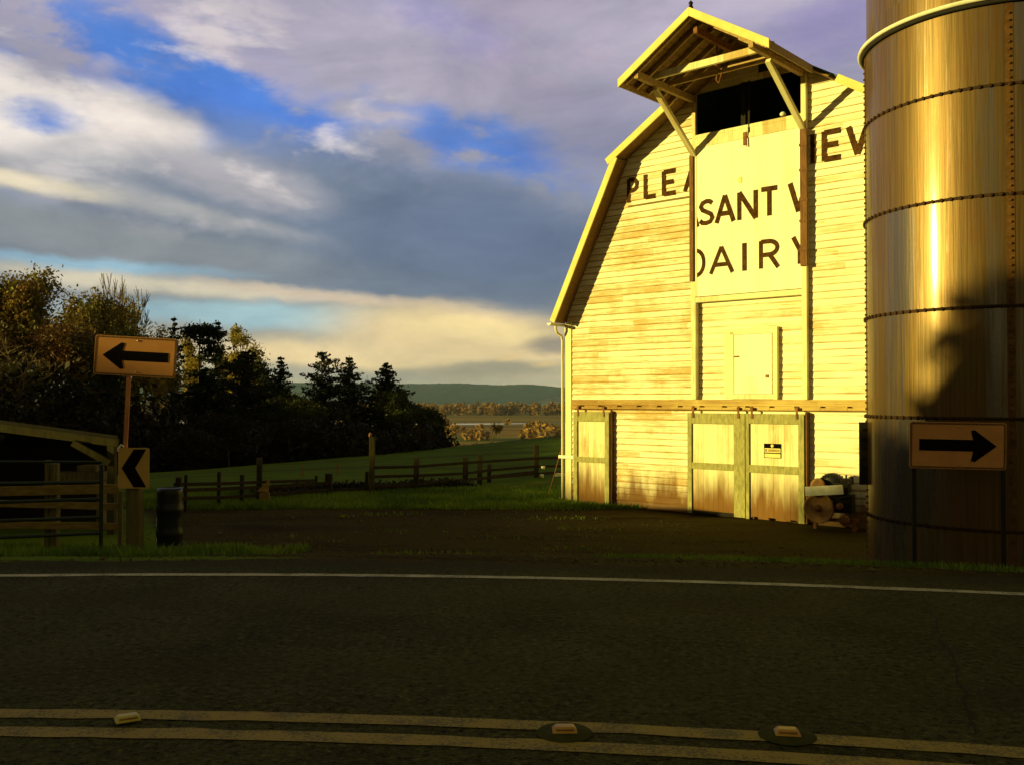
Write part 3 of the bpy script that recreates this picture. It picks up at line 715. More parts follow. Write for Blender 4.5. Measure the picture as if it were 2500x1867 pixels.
def glyph(ch):
    return {'P': [[(0, 0), (0, 1)], [(0, .96)] + arc(.35, .72, .6, .24, 90, -90) + [(0, .48)]],
            'L': [[(0, 1), (0, 0)], [(0, .05), (1, .05)]],
            'E': [[(0, 0), (0, 1)], [(0, .95), (1, .95)], [(0, .52), (.85, .52)], [(0, .05), (1, .05)]],
            'A': [[(0, 0), (.5, 1)], [(.5, 1), (1, 0)], [(.2, .33), (.8, .33)]],
            'N': [[(0, 0), (0, 1)], [(0, 1), (1, 0)], [(1, 0), (1, 1)]],
            'T': [[(0, .95), (1, .95)], [(.5, .95), (.5, 0)]],
            'I': [[(0, 0), (0, 1)]],
            'R': [[(0, 0), (0, 1)], [(0, .96)] + arc(.45, .72, .5, .24, 90, -90) + [(0, .48)], [(.5, .48), (1, 0)]],
            'S': [[(.95, .85), (.75, .95), (.5, .97), (.2, .9), (.08, .75), (.2, .6), (.5, .5), (.85, .38), (.95, .22), (.8, .06), (.5, .01), (.2, .03), (.0, .14)]]}[ch]
def letter(ch, u0, u1, v0, v1, parent, y, wd=.068, strokes=None, name='letter'):
    q = MB()
    wd *= 1.34
    for k, s_ in enumerate(strokes or glyph(ch)):
        p = s_ if strokes else [(u0 + a * (u1 - u0), v0 + b_ * (v1 - v0)) for a, b_ in s_]
        stroke(q, p, wd, y, k)
    return q.build(name, M['letter'], parent)
YW = -.0235; YD = -.0525
letter('P', 1.76, 1.99, 6.70, 7.22, gable, YW); letter('L', 2.20, 2.46, 6.73, 7.25, gable, YW, .075); letter('E', 2.67, 2.96, 6.73, 7.25, gable, YW, .075)
letter('A', 0, 0, 0, 0, gable, YW, .07, [[(3.19, 6.74), (3.335, 7.14)]])
letter('A', 0, 0, 0, 0, hay, YD, .07, [[(3.455, 6.16), (3.515, 5.95)]])
letter('S', 3.57, 3.88, 6.00, 6.47, hay, YD, .07); letter('A', 3.96, 4.35, 5.97, 6.52, hay, YD, .075); letter('N', 4.48, 4.84, 5.97, 6.53, hay, YD, .075)
letter('T', 4.96, 5.31, 5.98, 6.54, hay, YD, .075); letter('V', 0, 0, 0, 0, hay, YD, .08, [[(5.57, 6.55), (5.745, 5.98)], [(5.745, 5.98), (5.815, 6.24)]])
letter('D', 0, 0, 0, 0, hay, YD, .062, [[(3.46, 5.46)] + arc(3.47, 5.20, .19, .26, 80, -80) + [(3.46, 4.94)]])
letter('A', 3.82, 4.32, 4.94, 5.48, hay, YD, .065); letter('I', 4.59, 4.6, 4.94, 5.50, hay, YD, .08); letter('R', 4.95, 5.32, 4.95, 5.50, hay, YD, .068)
letter('Y', 0, 0, 0, 0, hay, YD, .07, [[(5.63, 5.50), (5.765, 5.24)], [(5.765, 5.24), (5.765, 4.97)]])
letter('I', 6.03, 6.04, 6.87, 7.43, gable, YW, .085); letter('E', 6.25, 6.57, 6.88, 7.44, gable, YW, .08)
letter('W', 0, 0, 0, 0, gable, YW, .08, [[(6.72, 7.44), (6.89, 6.90)], [(6.89, 6.90), (7.04, 7.34)], [(7.04, 7.34), (7.19, 6.90)], [(7.19, 6.90), (7.36, 7.44)]])
q = MB(); q.bb(1.75, 3.33, -.036, -.024, 6.60, 6.63); q.build('drip_batten', M['board'], gable)

# ------------------------------------------------------------------ silo
m, N, b = material('silo_metal')
oc = N.new('ShaderNodeTexCoord').outputs['Object']
sx, sy, sz = N.sep(oc)
ang = N.math('ARCTAN2', sy, sx)
row = N.math('FLOOR', N.math('DIVIDE', N.math('SUBTRACT', sz, .83), 1.32))
sheet = N.noise(N.comb(N.math('MULTIPLY', ang, 1.3), N.math('MULTIPLY', row, 5.3), 1.0), 1.6, 1)
st = N.noise(N.comb(N.math('MULTIPLY', ang, 11), N.math('MULTIPLY', row, 3.7), N.math('MULTIPLY', sz, .22)), 2.0, 6, .75)
st2 = N.noise(N.comb(N.math('MULTIPLY', ang, 30), N.math('MULTIPLY', row, 1.7), N.math('MULTIPLY', sz, .35)), 2.0, 4, .6)
rustn = N.noise(oc, 1.6, 6, .65)
shine = N.mapr(N.math('ADD', N.math('MULTIPLY', st, .55), N.math('MULTIPLY', sheet, .7)), .64, .78, 0, 1, True)
c = N.mix(N.mapr(st2, .30, .70), (.075, .044, .010), (.165, .092, .024))
c = N.mix(N.mapr(rustn, .5, .72, 0, .5), c, (.13, .05, .012))
c = N.mix(N.math('MULTIPLY', shine, .6), c, (.23, .20, .21))
N.set(b.inputs['Base Color'], c)
N.set(b.inputs['Metallic'], N.mapr(shine, 0, 1, .45, .85)); N.set(b.inputs['Roughness'], N.mapr(N.math('ADD', shine, N.math('MULTIPLY', st2, .3)), 0, 1.3, .42, .24)); b.inputs['Specular IOR Level'].default_value = .3
b.inputs['Coat Weight'].default_value = .24; b.inputs['Coat Roughness'].default_value = .11; b.inputs['Coat IOR'].default_value = 1.7
bump(N, b, N.math('ADD', N.math('MULTIPLY', st2, .7), N.math('MULTIPLY', st, .8)), .12, .02)
M['silo'] = m
SX, SY, SR = 6.40, 12.80, 1.60
silo = thing('silo', 'round rusty steel silo with bolted seams standing beside the barn', 'silo', (SX, SY, 0))
q = MB(); q.lathe([(SR, -.2), (SR, 7.12)], 128); q.lathe([(SR - .03, 7.1), (SR - .03, 12.2), (SR * .7, 13.0), (.0001, 13.4)], 128)
q.build('silo_wall', M['silo'], silo)
def ring_bolts(zc, r0=SR, name='bolted_seam'):
    q = MB(); q.lathe([(r0, zc - .020), (r0 + .005, zc - .018), (r0 + .007, zc + .0), (r0 + .005, zc + .018), (r0, zc + .020)], 128)
    nb = 92
    for k in range(nb):
        a = 2 * math.pi * k / nb; c_, s_ = math.cos(a), math.sin(a)
        Mx = Matrix.Translation((c_ * (r0 + .010), s_ * (r0 + .010), zc)) @ Matrix.Rotation(a, 4, 'Z') @ Matrix.Rotation(math.pi / 2, 4, 'Y')
        q.lathe([(.026, 0), (.023, .016), (.0001, .020)], 6, M=Mx, smooth=False)
    q.build(name, M['seam'], silo)
M['seam'] = simple('rusted_seam', (.045, .018, .006), (.022, .010, .004), 14, .8, 0)
for zc in (.83, 2.15, 3.47, 4.79, 6.09): ring_bolts(zc)
for zc in (8.4, 9.7, 11.0): ring_bolts(zc, SR - .03)
def lap(a, z0, z1):
    q = MB(); c_, s_ = math.cos(a), math.sin(a); T = Vector((-s_, c_, 0))
    for k in range(int((z1 - z0) / .085)):
        z_ = z0 + .04 + k * .085
        Mx = Matrix.Translation((c_ * (SR + .006), s_ * (SR + .006), z_)) @ Matrix.Rotation(a, 4, 'Z') @ Matrix.Rotation(math.pi / 2, 4, 'Y')
        q.lathe([(.015, 0), (.014, .016), (.0001, .018)], 6, M=Mx, smooth=False)
    da = .028
    pts = [Vector((math.cos(a + t) * (SR + .004), math.sin(a + t) * (SR + .004), 0)) for t in (-da, -da / 3, da / 3, da)]
    q.add([p + Vector((0, 0, z0)) for p in pts] + [p + Vector((0, 0, z1)) for p in pts], [(0, 1, 5, 4), (1, 2, 6, 5), (2, 3, 7, 6)])
    q.build('lap_seam', M['seam2'], silo)
M['seam2'] = simple('lap_metal', (.16, .075, .018), (.08, .035, .01), 10, .6, .3)
aL = math.atan2(13.33 - SY, 4.895 - SX) + .10
for a in (aL, aL + 1.46, aL + 2.4, aL + 3.7): lap(a, 0, 7.05)
q = MB(); n_ = 128
q.lathe([(SR + .058 + .028 * math.cos(t), 7.12 + .028 * math.sin(t)) for t in [2 * math.pi * i / 10 for i in range(11)]], n_); q.build('hoop', M['white'], silo)
q = MB(); q.lathe([(SR - .02, 7.06), (SR + .03, 7.05), (SR + .05, 7.09), (SR - .02, 7.10)], n_); q.build('hoop_flange', M['dark'], silo)
q = MB()      # bolted steel angle at the left side of the shell
ca, sa = math.cos(aL + .02), math.sin(aL + .02)
def sp(r, z, t=0): return Vector((ca * r - sa * t, sa * r + ca * t, z))
q.beam(sp(SR + .05, 1.22), sp(SR + .05, 2.07), .012, .12, up=(ca, sa, 0)); q.beam(sp(SR + .01, 1.22, -.05), sp(SR + .01, 2.07, -.05), .10, .012, up=(ca, sa, 0))
for k in range(6): q.box(sp(SR + .06, 1.32 + k * .13), (.05, .05, .03))
q.build('side_bracket', M['dark'], silo)

# ------------------------------------------------------------------ old farm machine against the barn wall
mach_loc = P0 + Vector((.74372, -.66849, 0)) * 6.55 + Vector((-.66849, -.74372, 0)) * .55
mach = thing('farm_machine', 'old rusty farm machine with a disc wheel parked against the barn by the silo', 'farm machine', (mach_loc.x, mach_loc.y, 0), BRZ + .12)
RY90 = Matrix.Rotation(math.pi / 2, 4, 'X')
def disc(mb, c, r, th, n=28, dish=.03):
    mb.lathe([(.0001, -th - dish), (r * .3, -th - dish * .8), (r * .92, -th), (r, -th * .4), (r, th), (.0001, th)], n, c, RY90.inverted() if False else Matrix.Rotation(-math.pi / 2, 4, 'X') @ Matrix.Scale(-1, 4, (0, 0, 1)) if False else RY90)
q = MB(); q.lathe([(.0001, .02), (.08, .03), (.22, -.01), (.245, .045), (.27, .05), (.275, .02), (.27, -.03), (.0001, -.04)], 36, (-.16, -.10, .40), RY90); wh = q.build('disc_wheel', M['ochre_iron'], mach)
q = MB(); q.lathe([(.0001, .12), (.025, .12), (.03, .07), (.055, .06), (.065, .03), (.10, .02)], 20, (-.16, -.10, .40), RY90); q.build('hub', M['rust'], wh)
q = MB(); q.lathe([(.0001, .02), (.10, .02), (.135, .03), (.14, .0), (.0001, -.02)], 28, (-.20, -.02, .80), RY90); q.build('flywheel', M['ochre_iron'], mach)
q = MB()
for k in range(28):
    a0 = 2 * math.pi * k / 28; p = Vector((.02 + math.cos(a0) * .23, .12, .78 + math.sin(a0) * .23)); q.box(p, (.05, .14, .05))
q.lathe([(.0001, .05), (.21, .05), (.235, .03), (.235, -.03), (.21, -.05), (.0001, -.05)], 28, (.02, .12, .78), RY90); q.build('tyre', M['drum'], mach)
q = MB(); q.box((.24, .06, .50), (.34, .22, .34))
for kk in range(5): q.box((.24, -.06, .40 + kk * .055), (.30, .04, .018))
q.tube([(.05, -.1, .62), (.2, -.16, .60), (.42, -.12, .66)], .016); q.box((.22, .05, .78), (.26, .2, .18)); q.box((.32, -.02, .92), (.22, .10, .06)); q.tube([(.30, 0, .8), (.30, 0, 1.02)], .018); q.tube([(.40, 0, .85), (.40, 0, 1.00)], .03); q.build('engine_block', M['dark'], mach, .02)
q = MB(); q.lathe([(.0001, .03), (.06, .03), (.062, .01), (.05, .005), (.05, -.005), (.062, -.01), (.062, -.03)], 20, (.22, -.14, .46), RY90); q.lathe([(.0001, .03), (.085, .03), (.09, .012), (.075, .006), (.075, -.006), (.09, -.012), (.09, -.03)], 20, (.30, -.16, .22), RY90); q.build('pulley', M['rust'], mach)
q = MB(); q.beam((-.35, .05, .18), (.5, .05, .2), .06, .06); q.beam((-.30, .05, .18), (-.18, .02, .80), .05, .05); q.tube([(-.18, -.05, .4), (.4, .05, .4)], .025); q.bb(-.30, -.24, 0, .1, 0, .18); q.bb(.40, .46, 0, .1, 0, .18); q.build('chassis', M['rust'], mach)
Mx = Matrix.Translation((-.02, -.26, .74)) @ Matrix.Rotation(-R_(6), 4, 'Y')
q = MB(); q.box((0, 0, 0), (.68, .03, .17), Mx)
pb = q.build('pale_board', M['white'], None, .006); pb.location = mach_loc; pb.rotation_euler = (0, 0, BRZ + .12)
tag(pb, 'short pale board laid across the front of the old farm machine', 'board')

# ------------------------------------------------------------------ signs
def rrect(w_, h_, r_, n=5):
    P = []
    for cx_, cz_, a0 in ((w_ / 2 - r_, h_ / 2 - r_, 0), (-w_ / 2 + r_, h_ / 2 - r_, 90), (-w_ / 2 + r_, -h_ / 2 + r_, 180), (w_ / 2 - r_, -h_ / 2 + r_, 270)):
        for i in range(n + 1):
            a = R_(a0 + 90 * i / n); P.append((cx_ + r_ * math.cos(a), cz_ + r_ * math.sin(a)))
    return P
def arrow_sign(parent, w_, h_, mir, tilt=0):
    Mx = Matrix.Rotation(tilt, 4, 'Y')
    q = MB(); q.poly([Mx @ Vector((a, -.0, b_)) for a, b_ in rrect(w_, h_, .03)][::-1], (0, -1, 0), .006); s_ = q.build('sign_plate', M['orange'], parent)
    q = MB(); o_ = rrect(w_ - .015, h_ - .015, .028); i_ = rrect(w_ - .055, h_ - .055, .018); n = len(o_)
    q.add([Mx @ Vector((a, -.0025, b_)) for a, b_ in o_ + i_], [(i, (i + 1) % n, n + (i + 1) % n, n + i) for i in range(n)]); q.build('sign_border', M['brown'], s_)
    L = w_ * .80; hh = h_ * .68; x0 = -L / 2; 
    P = [(L / 2, 0), (L / 2 - L * .28, hh / 2), (L / 2 - L * .33, hh / 2 - .01), (L / 2 - L * .30, h_ * .13), (x0, h_ * .13), (x0, -h_ * .115), (L / 2 - L * .30, -h_ * .115), (L / 2 - L * .33, -hh / 2 + .01), (L / 2 - L * .28, -hh / 2)]
    if mir: P = [(-a, b_) for a, b_ in P]
    q = MB(); q.add([Mx @ Vector((a, -.004, b_)) for a, b_ in P], [tuple(range(len(P)))]); q.build('arrow', M['blackpaint'], s_)
    for b_ in (h_ * .4, -h_ * .4):
        q = MB(); q.lathe([(.012, 0), (.010, .006), (.0001, .007)], 8, (0.02, 0, 0), Mx @ Matrix.Translation((0, -.003, b_)) @ Matrix.Rotation(math.pi / 2, 4, 'X')); q.build('bolt', M['steel'], s_)
    return s_
# left: leaning rusty post carrying the one way arrow, bolted to a stout grey post with the chevron
DL = 12.7
pc = at(330.5, 870.5, DL); pbm = at(306, 1085, DL + .02)
ls = thing('arrow_sign', 'orange sign with a black arrow pointing left on a rusty leaning post', 'road sign', (pc.x, pc.y, gz(pc.x, pc.y)))
plate_parent = bpy.data.objects.new('sign_head', None); C.objects.link(plate_parent); plate_parent.parent = ls; plate_parent.location = (0, 0, pc.z - ls.location.z); plate_parent.rotation_euler = (0, 0, R_(4))
arrow_sign(plate_parent, 1.055, .515, True, R_(3.0))
q = MB(); a = at(316, 875, DL) - ls.location; b_ = at(303, 1098, DL) - ls.location
q.beam(a + Vector((0, .035, .2)), b_ + Vector((0, .035, 0)), .055, .03, up=(0, 1, 0)); q.build('sign_post', M['postpaint'], ls, .004)
q = MB(); q.tube([b_ + Vector((-.07, -.02, .02)), b_ + Vector((-.03, -.02, .07)), b_ + Vector((.0, -.01, .04))], .014); q.box(b_ + Vector((.05, 0, .0)), (.06, .03, .03)); q.box(b_ + Vector((-.07, 0, .0)), (.03, .03, .03)); q.build('clamp', M['white'], ls)
gp = at(326, 1333, DL)
gpost = thing('wooden_post', 'stout grey wooden post under the chevron sign at the gate', 'post', (gp.x, gp.y, gz(gp.x, gp.y) - .1))
q = MB(); q.beam((0, .05, 0), (-.01, .05, 1.42), .18, .16, up=(0, 1, 0)); q.build('post_timber', M['greywood'], gpost, .015)
cc = at(326.5, 1138, DL - .06)
cs = thing('chevron_sign', 'small tan chevron sign with a black angle pointing left', 'road sign', (cc.x, cc.y, cc.z - .29), R_(3))
q = MB(); q.poly([(a, 0, b_ + .27) for a, b_ in rrect(.40, .53, .03)][::-1], (0, -1, 0), .005); cp_ = q.build('sign_plate', M['chevron'], cs)
q = MB(); P = [(.16, .245), (-.0, .245), (-.155, 0), (.0, -.25), (.165, -.25), (.02, 0)]
q.add([(a, -.003, b_ + .27) for a, b_ in P], [(0, 1, 2, 5), (5, 2, 3, 4)]); q.build('chevron', M['blackpaint'], cp_)
# right arrow sign in front of the silo
DR = 10.95
rc_ = at(2338, 1087, DR)
rs = thing('arrow_sign', 'orange sign with a black arrow pointing right in front of the silo', 'road sign', (rc_.x, rc_.y, gz(rc_.x, rc_.y)), 0)
ph = bpy.data.objects.new('sign_head', None); C.objects.link(ph); ph.parent = rs; ph.location = (0, 0, rc_.z - rs.location.z); ph.rotation_euler = (0, 0, R_(-8))
arrow_sign(ph, 1.04, .53, False, R_(.9))
for dx in (-.47, .49):
    q = MB(); q.bb(dx - .022, dx + .022, .012, .042, -(rc_.z - rs.location.z) - .3, .2); q.build('sign_post', M['dark'], ph)

# ------------------------------------------------------------------ farm gate, board fence, shed at the left
ga, gb = at(-40, 1100, 11.75), at(248, 1100, 12.55)
gate = thing('farm_gate', 'dark tubular farm gate of five bars beside the sign post', 'gate', (gb.x, gb.y, gz(gb.x, gb.y)))
gl = gate.location; dv = Vector((ga.x - gb.x, ga.y - gb.y, 0)); dv = dv * 1.0
for za, zb in ((1126, 1127), (1180, 1176), (1226, 1217), (1272, 1261), (1313, 1300), (1352, 1338)):
    A = at(-40, za, 11.75); B = at(248, zb, 12.55)
    q = MB(); q.tube([A - gl, B - gl], .022 if za > 1130 else .016, 8); q.build('gate_bar', M['gate'], gate)
q = MB(); q.tube([Vector((0, 0, at(248, 1132, 12.55).z)) - Vector((0, 0, gl.z)), Vector((0, 0, at(248, 1335, 12.55).z - gl.z))], .026, 8); q.build('gate_stile', M['gate'], gate); q = MB()
A = at(-40, 1126, 11.75) - gl; q.tube([A, Vector((A.x, A.y, at(-40, 1352, 11.75).z - gl.z))], .026, 8); q.build('gate_stile', M['gate'], gate)
bf = thing('board_fence', 'weathered board fence behind the tubular gate', 'fence', (at(150, 1200, 13.8).x, 13.8, gz(-6.5, 13.8)))
bl = bf.location
for ya, yb in ((1200, 1192), (1226, 1236), (1280, 1284)):
    A, B = at(-60, ya, 13.6), at(292, yb, 14.0)
    q = MB(); q.beam(A - bl, B - bl, .03, .135 if ya < 1210 else .10); q.build('fence_board', M['board'], bf, .004)
for X_, top, wd in ((120, 1122, .07), (137, 1130, .10), (297, 1197, .06)):
    A = at(X_, top, 13.95); q = MB(); q.beam((A.x - bl.x, .12, -.3), (A.x - bl.x, .12, A.z - bl.z), wd, wd, up=(0, 1, 0)); q.build('fence_post', M['greywood'], bf, .006)
# shed
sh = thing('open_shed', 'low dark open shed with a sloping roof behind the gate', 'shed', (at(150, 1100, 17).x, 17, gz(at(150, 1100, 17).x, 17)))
sl_ = sh.location
def shp(X_, Y_, D): return at(X_, Y_, D) - sl_
A, B = shp(-160, 1012, 17), shp(287, 1071, 17)
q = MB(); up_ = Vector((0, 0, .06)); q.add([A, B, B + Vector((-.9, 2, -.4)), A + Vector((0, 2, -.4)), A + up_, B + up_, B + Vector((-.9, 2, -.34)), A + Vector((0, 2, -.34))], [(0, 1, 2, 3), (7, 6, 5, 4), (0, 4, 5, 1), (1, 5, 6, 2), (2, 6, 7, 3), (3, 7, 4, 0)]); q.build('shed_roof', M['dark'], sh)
q = MB(); q.beam(A + Vector((0, .05, -.08)), B + Vector((0, .05, -.07)), .05, .15); q.build('fascia', M['midwood'], sh, .005)
q = MB(); q.beam(shp(178, 1080, 17), shp(268, 1130, 17), .07, .11); q.build('knee_brace', M['midwood'], sh)
for X_ in (-150, 274):
    t_ = shp(X_, 1075 if X_ > 0 else 1020, 17.1); q = MB(); q.beam((t_.x, t_.y, -.4), (t_.x, t_.y, t_.z), .13, .13, up=(0, 1, 0)); q.build('shed_post', M['midwood'], sh, .006)
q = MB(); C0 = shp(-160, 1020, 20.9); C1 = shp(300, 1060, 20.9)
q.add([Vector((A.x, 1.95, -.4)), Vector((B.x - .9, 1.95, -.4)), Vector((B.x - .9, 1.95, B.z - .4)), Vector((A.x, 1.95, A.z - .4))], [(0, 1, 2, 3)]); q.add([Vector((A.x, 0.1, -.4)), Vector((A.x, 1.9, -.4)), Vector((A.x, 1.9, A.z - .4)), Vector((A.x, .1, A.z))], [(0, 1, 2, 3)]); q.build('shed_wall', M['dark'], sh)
tr_ = thing('feed_trough', 'low grey feed trough standing inside the dark shed', 'trough', (at(185, 1160, 17.6).x, 17.6, gz(-8, 17.6)))
zt = at(185, 1150, 17.6).z - tr_.location.z
q = MB(); q.bb(-.45, .55, -.2, .2, zt - .16, zt); q.bb(.1, .45, -.18, .18, zt + .001, zt + .12); q.build('trough_bin', M['greywood'], tr_, .01)
for a in (-.38, .48):
    q = MB(); q.bb(a - .03, a + .03, -.17, .17, 0, zt - .16); q.build('trough_leg', M['greywood'], tr_)
# black drum
dp = at(414, 1322, 13.1)
drum = thing('plastic_drum', 'black ribbed plastic drum standing in the grass by the posts', 'drum', (dp.x, dp.y, gz(dp.x, dp.y) - .03))
q = MB(); prof = [(.0001, 0), (.155, 0), (.165, .03)]
H_ = at(419, 1190, 13.1).z - drum.location.z
for k in range(0, 20):
    z_ = .04 + k / 19 * (H_ - .08); prof.append((.165 + (.012 if k in (6, 7, 13, 14) else 0), z_))
prof += [(.155, H_), (.14, H_ - .01), (.0001, H_ - .02)]
q.lathe(prof, 36); q.build('drum_body', M['drum'], drum)
for z_ in (.22, .45):  # pale patches painted on as the drum's glints
    q = MB(); P = [Vector((.1705 * math.cos(R_(a)), .1705 * math.sin(R_(a)), 0)) for a in (196, 203, 210, 217)]
    q.add([p + Vector((0, 0, z_)) for p in P] + [p * 1.0 + Vector((0, 0, z_ + .11)) for p in P], [(0, 1, 5, 4), (1, 2, 6, 5), (2, 3, 7, 6)]); q.build('glint_patch', M['white'], drum)

# ------------------------------------------------------------------ pasture fences
def fence_line(label, name, posts, rails, group, mat='fencewood', cat='fence'):
    X0, Y0, D0, _, _ = posts[0]; o0 = at(X0, Y0, D0)
    f = thing(name, label, cat, (o0.x, o0.y, gz(o0.x, o0.y)), 0, group); L = f.location
    for X_, top, D, wpx, m_ in posts:
        p = at(X_, top, D); g = gz(p.x, p.y) - .1; wd = wpx / FPX * D
        q = MB(); q.beam((p.x - L.x, p.y - L.y, g - L.z), (p.x - L.x + .01, p.y - L.y, p.z - L.z), wd, wd * .9, up=(0, 1, 0)); q.build('fence_post', M[m_], f, .008)
    for pts in rails:
        q = MB()
        for (x0, y0, d0), (x1, y1, d1) in zip(pts[:-1], pts[1:]): q.beam(at(x0, y0, d0) - L, at(x1, y1, d1) - L, .04, .075)
        q.build('fence_rail', M[mat], f)
    return f
PG = 'pole and rail fences of the pasture'
fence_line('dark post and rail fence running from the tall post to the barn', 'pasture_fence',
    [(908, 1066, 24.6, 13, 'midwood'), (1016, 1118, 25.4, 13, 'fencewood'), (1136, 1115, 27.0, 13, 'fencewood'), (1171, 1107, 28.0, 12, 'fencewood'), (1194, 1132, 28.4, 10, 'fencewood'), (1309, 1085, 30.0, 12, 'fencewood'), (1400, 1090, 31.6, 12, 'fencewood')],
    [[(908, 1141, 24.55), (1016, 1138, 25.35), (1136, 1129, 26.95), (1309, 1118, 29.95), (1400, 1116, 31.55)], [(908, 1163, 24.55), (1016, 1160, 25.35), (1136, 1155, 26.95), (1194, 1147, 28.3), (1309, 1138, 29.95), (1400, 1136, 31.55)],
     [(908, 1186, 24.55), (1016, 1181, 25.35), (1136, 1170, 26.95), (1309, 1156, 29.95), (1400, 1150, 31.55)], [(1194, 1163, 28.3), (1309, 1150, 29.9)]], PG)
q0 = fence_line('dark board fence with gaps across the low pasture left of the tall post', 'pasture_fence',
    [(435, 1164, 20.4, 12, 'fencewood'), (453, 1158, 20.6, 7, 'fencewood'), (534, 1151, 21.4, 8, 'fencewood'), (590, 1158, 22.0, 9, 'fencewood'), (633, 1117, 22.4, 12, 'fencewood'), (771, 1160, 24.0, 6, 'fencewood'), (802, 1155, 24.2, 16, 'fencewood'), (895, 1150, 24.9, 8, 'fencewood')],
    [[(425, 1182, 20.35), (534, 1180, 21.35), (633, 1176, 22.35), (771, 1172, 23.95)], [(425, 1196, 20.35), (534, 1193, 21.35), (633, 1188, 22.35), (771, 1180, 23.95), (802, 1178, 24.15)], [(425, 1216, 20.35), (534, 1214, 21.35), (633, 1208, 22.35), (802, 1196, 24.15), (908, 1192, 24.7)]], PG)
# slender leaning stakes, pale stakes
for i, (X_, t_, b__, dx, mt, lab) in enumerate([(845, 1172, 1203, 6, 'fencewood', 'thin leaning stake just right of the thick dark post'), (862, 1172, 1204, 8, 'fencewood', 'thin leaning stake in the middle of the three by the tall post'), (880, 1174, 1205, 9, 'fencewood', 'thin leaning stake next to the tall post'),
        (739, 1134, 1151, 0, 'board', 'short pale stake out in the pasture left of the thick dark post'), (825, 1130, 1147, 0, 'board', 'short pale stake out in the pasture left of the tall post')]):
    D = 24.8 if mt == 'fencewood' else 33.0
    a = at(X_, t_, D); g = gz(a.x, a.y)
    o = thing('stake', lab, 'stake', (a.x, a.y, g), 0, 'stakes in the pasture')
    q = MB(); q.tube([(dx / FPX * D, 0, -.1), (0, 0, a.z - g)], .018 if mt == 'fencewood' else .04, 6); q.build('stake_pole', M[mt], o)
# leaning broken board by the fence post, pale timber
a = at(645, 1196, 22.2); o = thing('leaning_board', 'tan broken board leaning against the fence post in the pasture', 'board', (a.x, a.y, gz(a.x, a.y)))
q = MB(); hz = a.z - o.location.z; q.poly([(-.17, -.03, hz - .02), (.10, -.03, hz - .04), (.10, .10, hz + .33), (.02, .06, hz + .16)], (0, -1, .2), .03); q.bb(-.1, .12, -.04, .04, -.05, hz - .05); q.build('board_piece', M['board'], o)
# top knob on the tall post: pale insulator
a = at(904, 1058, 24.6); o = thing('post_cap', 'small reddish knob perched on top of the tall pasture post', 'cap', (a.x, a.y, at(904, 1066, 24.6).z))
q = MB(); q.lathe([(.0001, 0), (.035, 0), (.045, .04), (.03, .10), (.0001, .12)], 10); q.build('knob', M['rust'], o)
# white panel and pale things by the barn corner
a = at(1366, 1158, 30.5); o = thing('white_panel', 'small white board hanging on the fence by the barn corner', 'board', (a.x, a.y, a.z - .07)); q = MB(); q.bb(-.17, .17, -.015, .015, 0, .13); q.build('panel', M['white'], o, .003)
for X_, Y_, lab in ((1326, 1141, 'upper pale bucket hung on the fence near the barn'), (1323, 1161, 'lower pale bucket hung on the fence near the barn')):
    a = at(X_, Y_, 29.7); o = thing('bucket', lab, 'bucket', (a.x, a.y, a.z - .05), 0, 'pale buckets hung on the fence')
    q = MB(); q.lathe([(.0001, 0), (.05, 0), (.065, .10), (.055, .10), (.045, .02)], 14); q.build('bucket_shell', M['white'], o)
    q = MB(); q.tube([(-.06, 0, .1), (-.04, 0, .15), (.04, 0, .15), (.06, 0, .1)], .006, 5); q.build('handle', M['dark'], o)
# guy wire from the barn corner
A = P0 + Vector((.05, -.0, 1.9)); d = ray(1337, 1217); t = (0 - CAMZ) / d.z; B = d * t + Vector((0, 0, CAMZ))
q = MB(); q.tube([A, B], .012, 5); tag(q.build('guy_wire', M['rust']), 'thin rusty guy wire slanting from the barn corner to the grass', 'wire')
# rubbish: low dark brush along the fence
# ------------------------------------------------------------------ vegetation
def quads(cent, nrm_dir, size, rg, aspect=1.6):
    n = len(cent); a = rg.normal(size=(n, 3)); a /= np.linalg.norm(a, axis=1)[:, None]
    if nrm_dir is not None: a = a * .6 + nrm_dir; a /= np.linalg.norm(a, axis=1)[:, None]
    b_ = rg.normal(size=(n, 3)); b_ -= (b_ * a).sum(1)[:, None] * a; b_ /= np.linalg.norm(b_, axis=1)[:, None]
    c_ = np.cross(a, b_); s = (size * rg.uniform(.6, 1.35, n))[:, None]
    P = np.stack([cent - b_ * s * .5, cent + c_ * s * .35, cent + b_ * s * .5 * aspect, cent - c_ * s * .35], 1)
    V = P.reshape(-1, 3); F = np.arange(n * 4).reshape(n, 4); return V, F
def skeleton(rg, h, levels=4, spread=.55, up=.15, split=3, r0=.18, trunk=.35, shrink=.70):
    segs = []; tips = []
    def grow(p, d, L, r, lv):
        n = 3
        for _ in range(n):
            d = (d + Vector(rg.normal(size=3)) * .07 + Vector((0, 0, up * .3))).normalized(); q = p + d * (L / n); segs.append((p, q, r, r * .88)); r *= .88; p = q
            if lv <= 2: tips.append((p.copy(), lv))
        if lv == 0: return
        k = split + (1 if rg.random() < .4 else 0)
        for i in range(k):
            nd = (d + Vector(rg.normal(size=3)) * spread + Vector((0, 0, up))).normalized()
            grow(p, nd, L * shrink * rg.uniform(.75, 1.2), r * .68, lv - 1)
    grow(Vector((0, 0, 0)), Vector((0, 0, 1)), h * trunk, r0, levels)
    mz = max(t[0].z for t in tips); s = h / mz
    segs = [(a * s, b * s, r1, r2) for a, b, r1, r2 in segs]; tips = [(a * s, l) for a, l in tips]
    return segs, tips
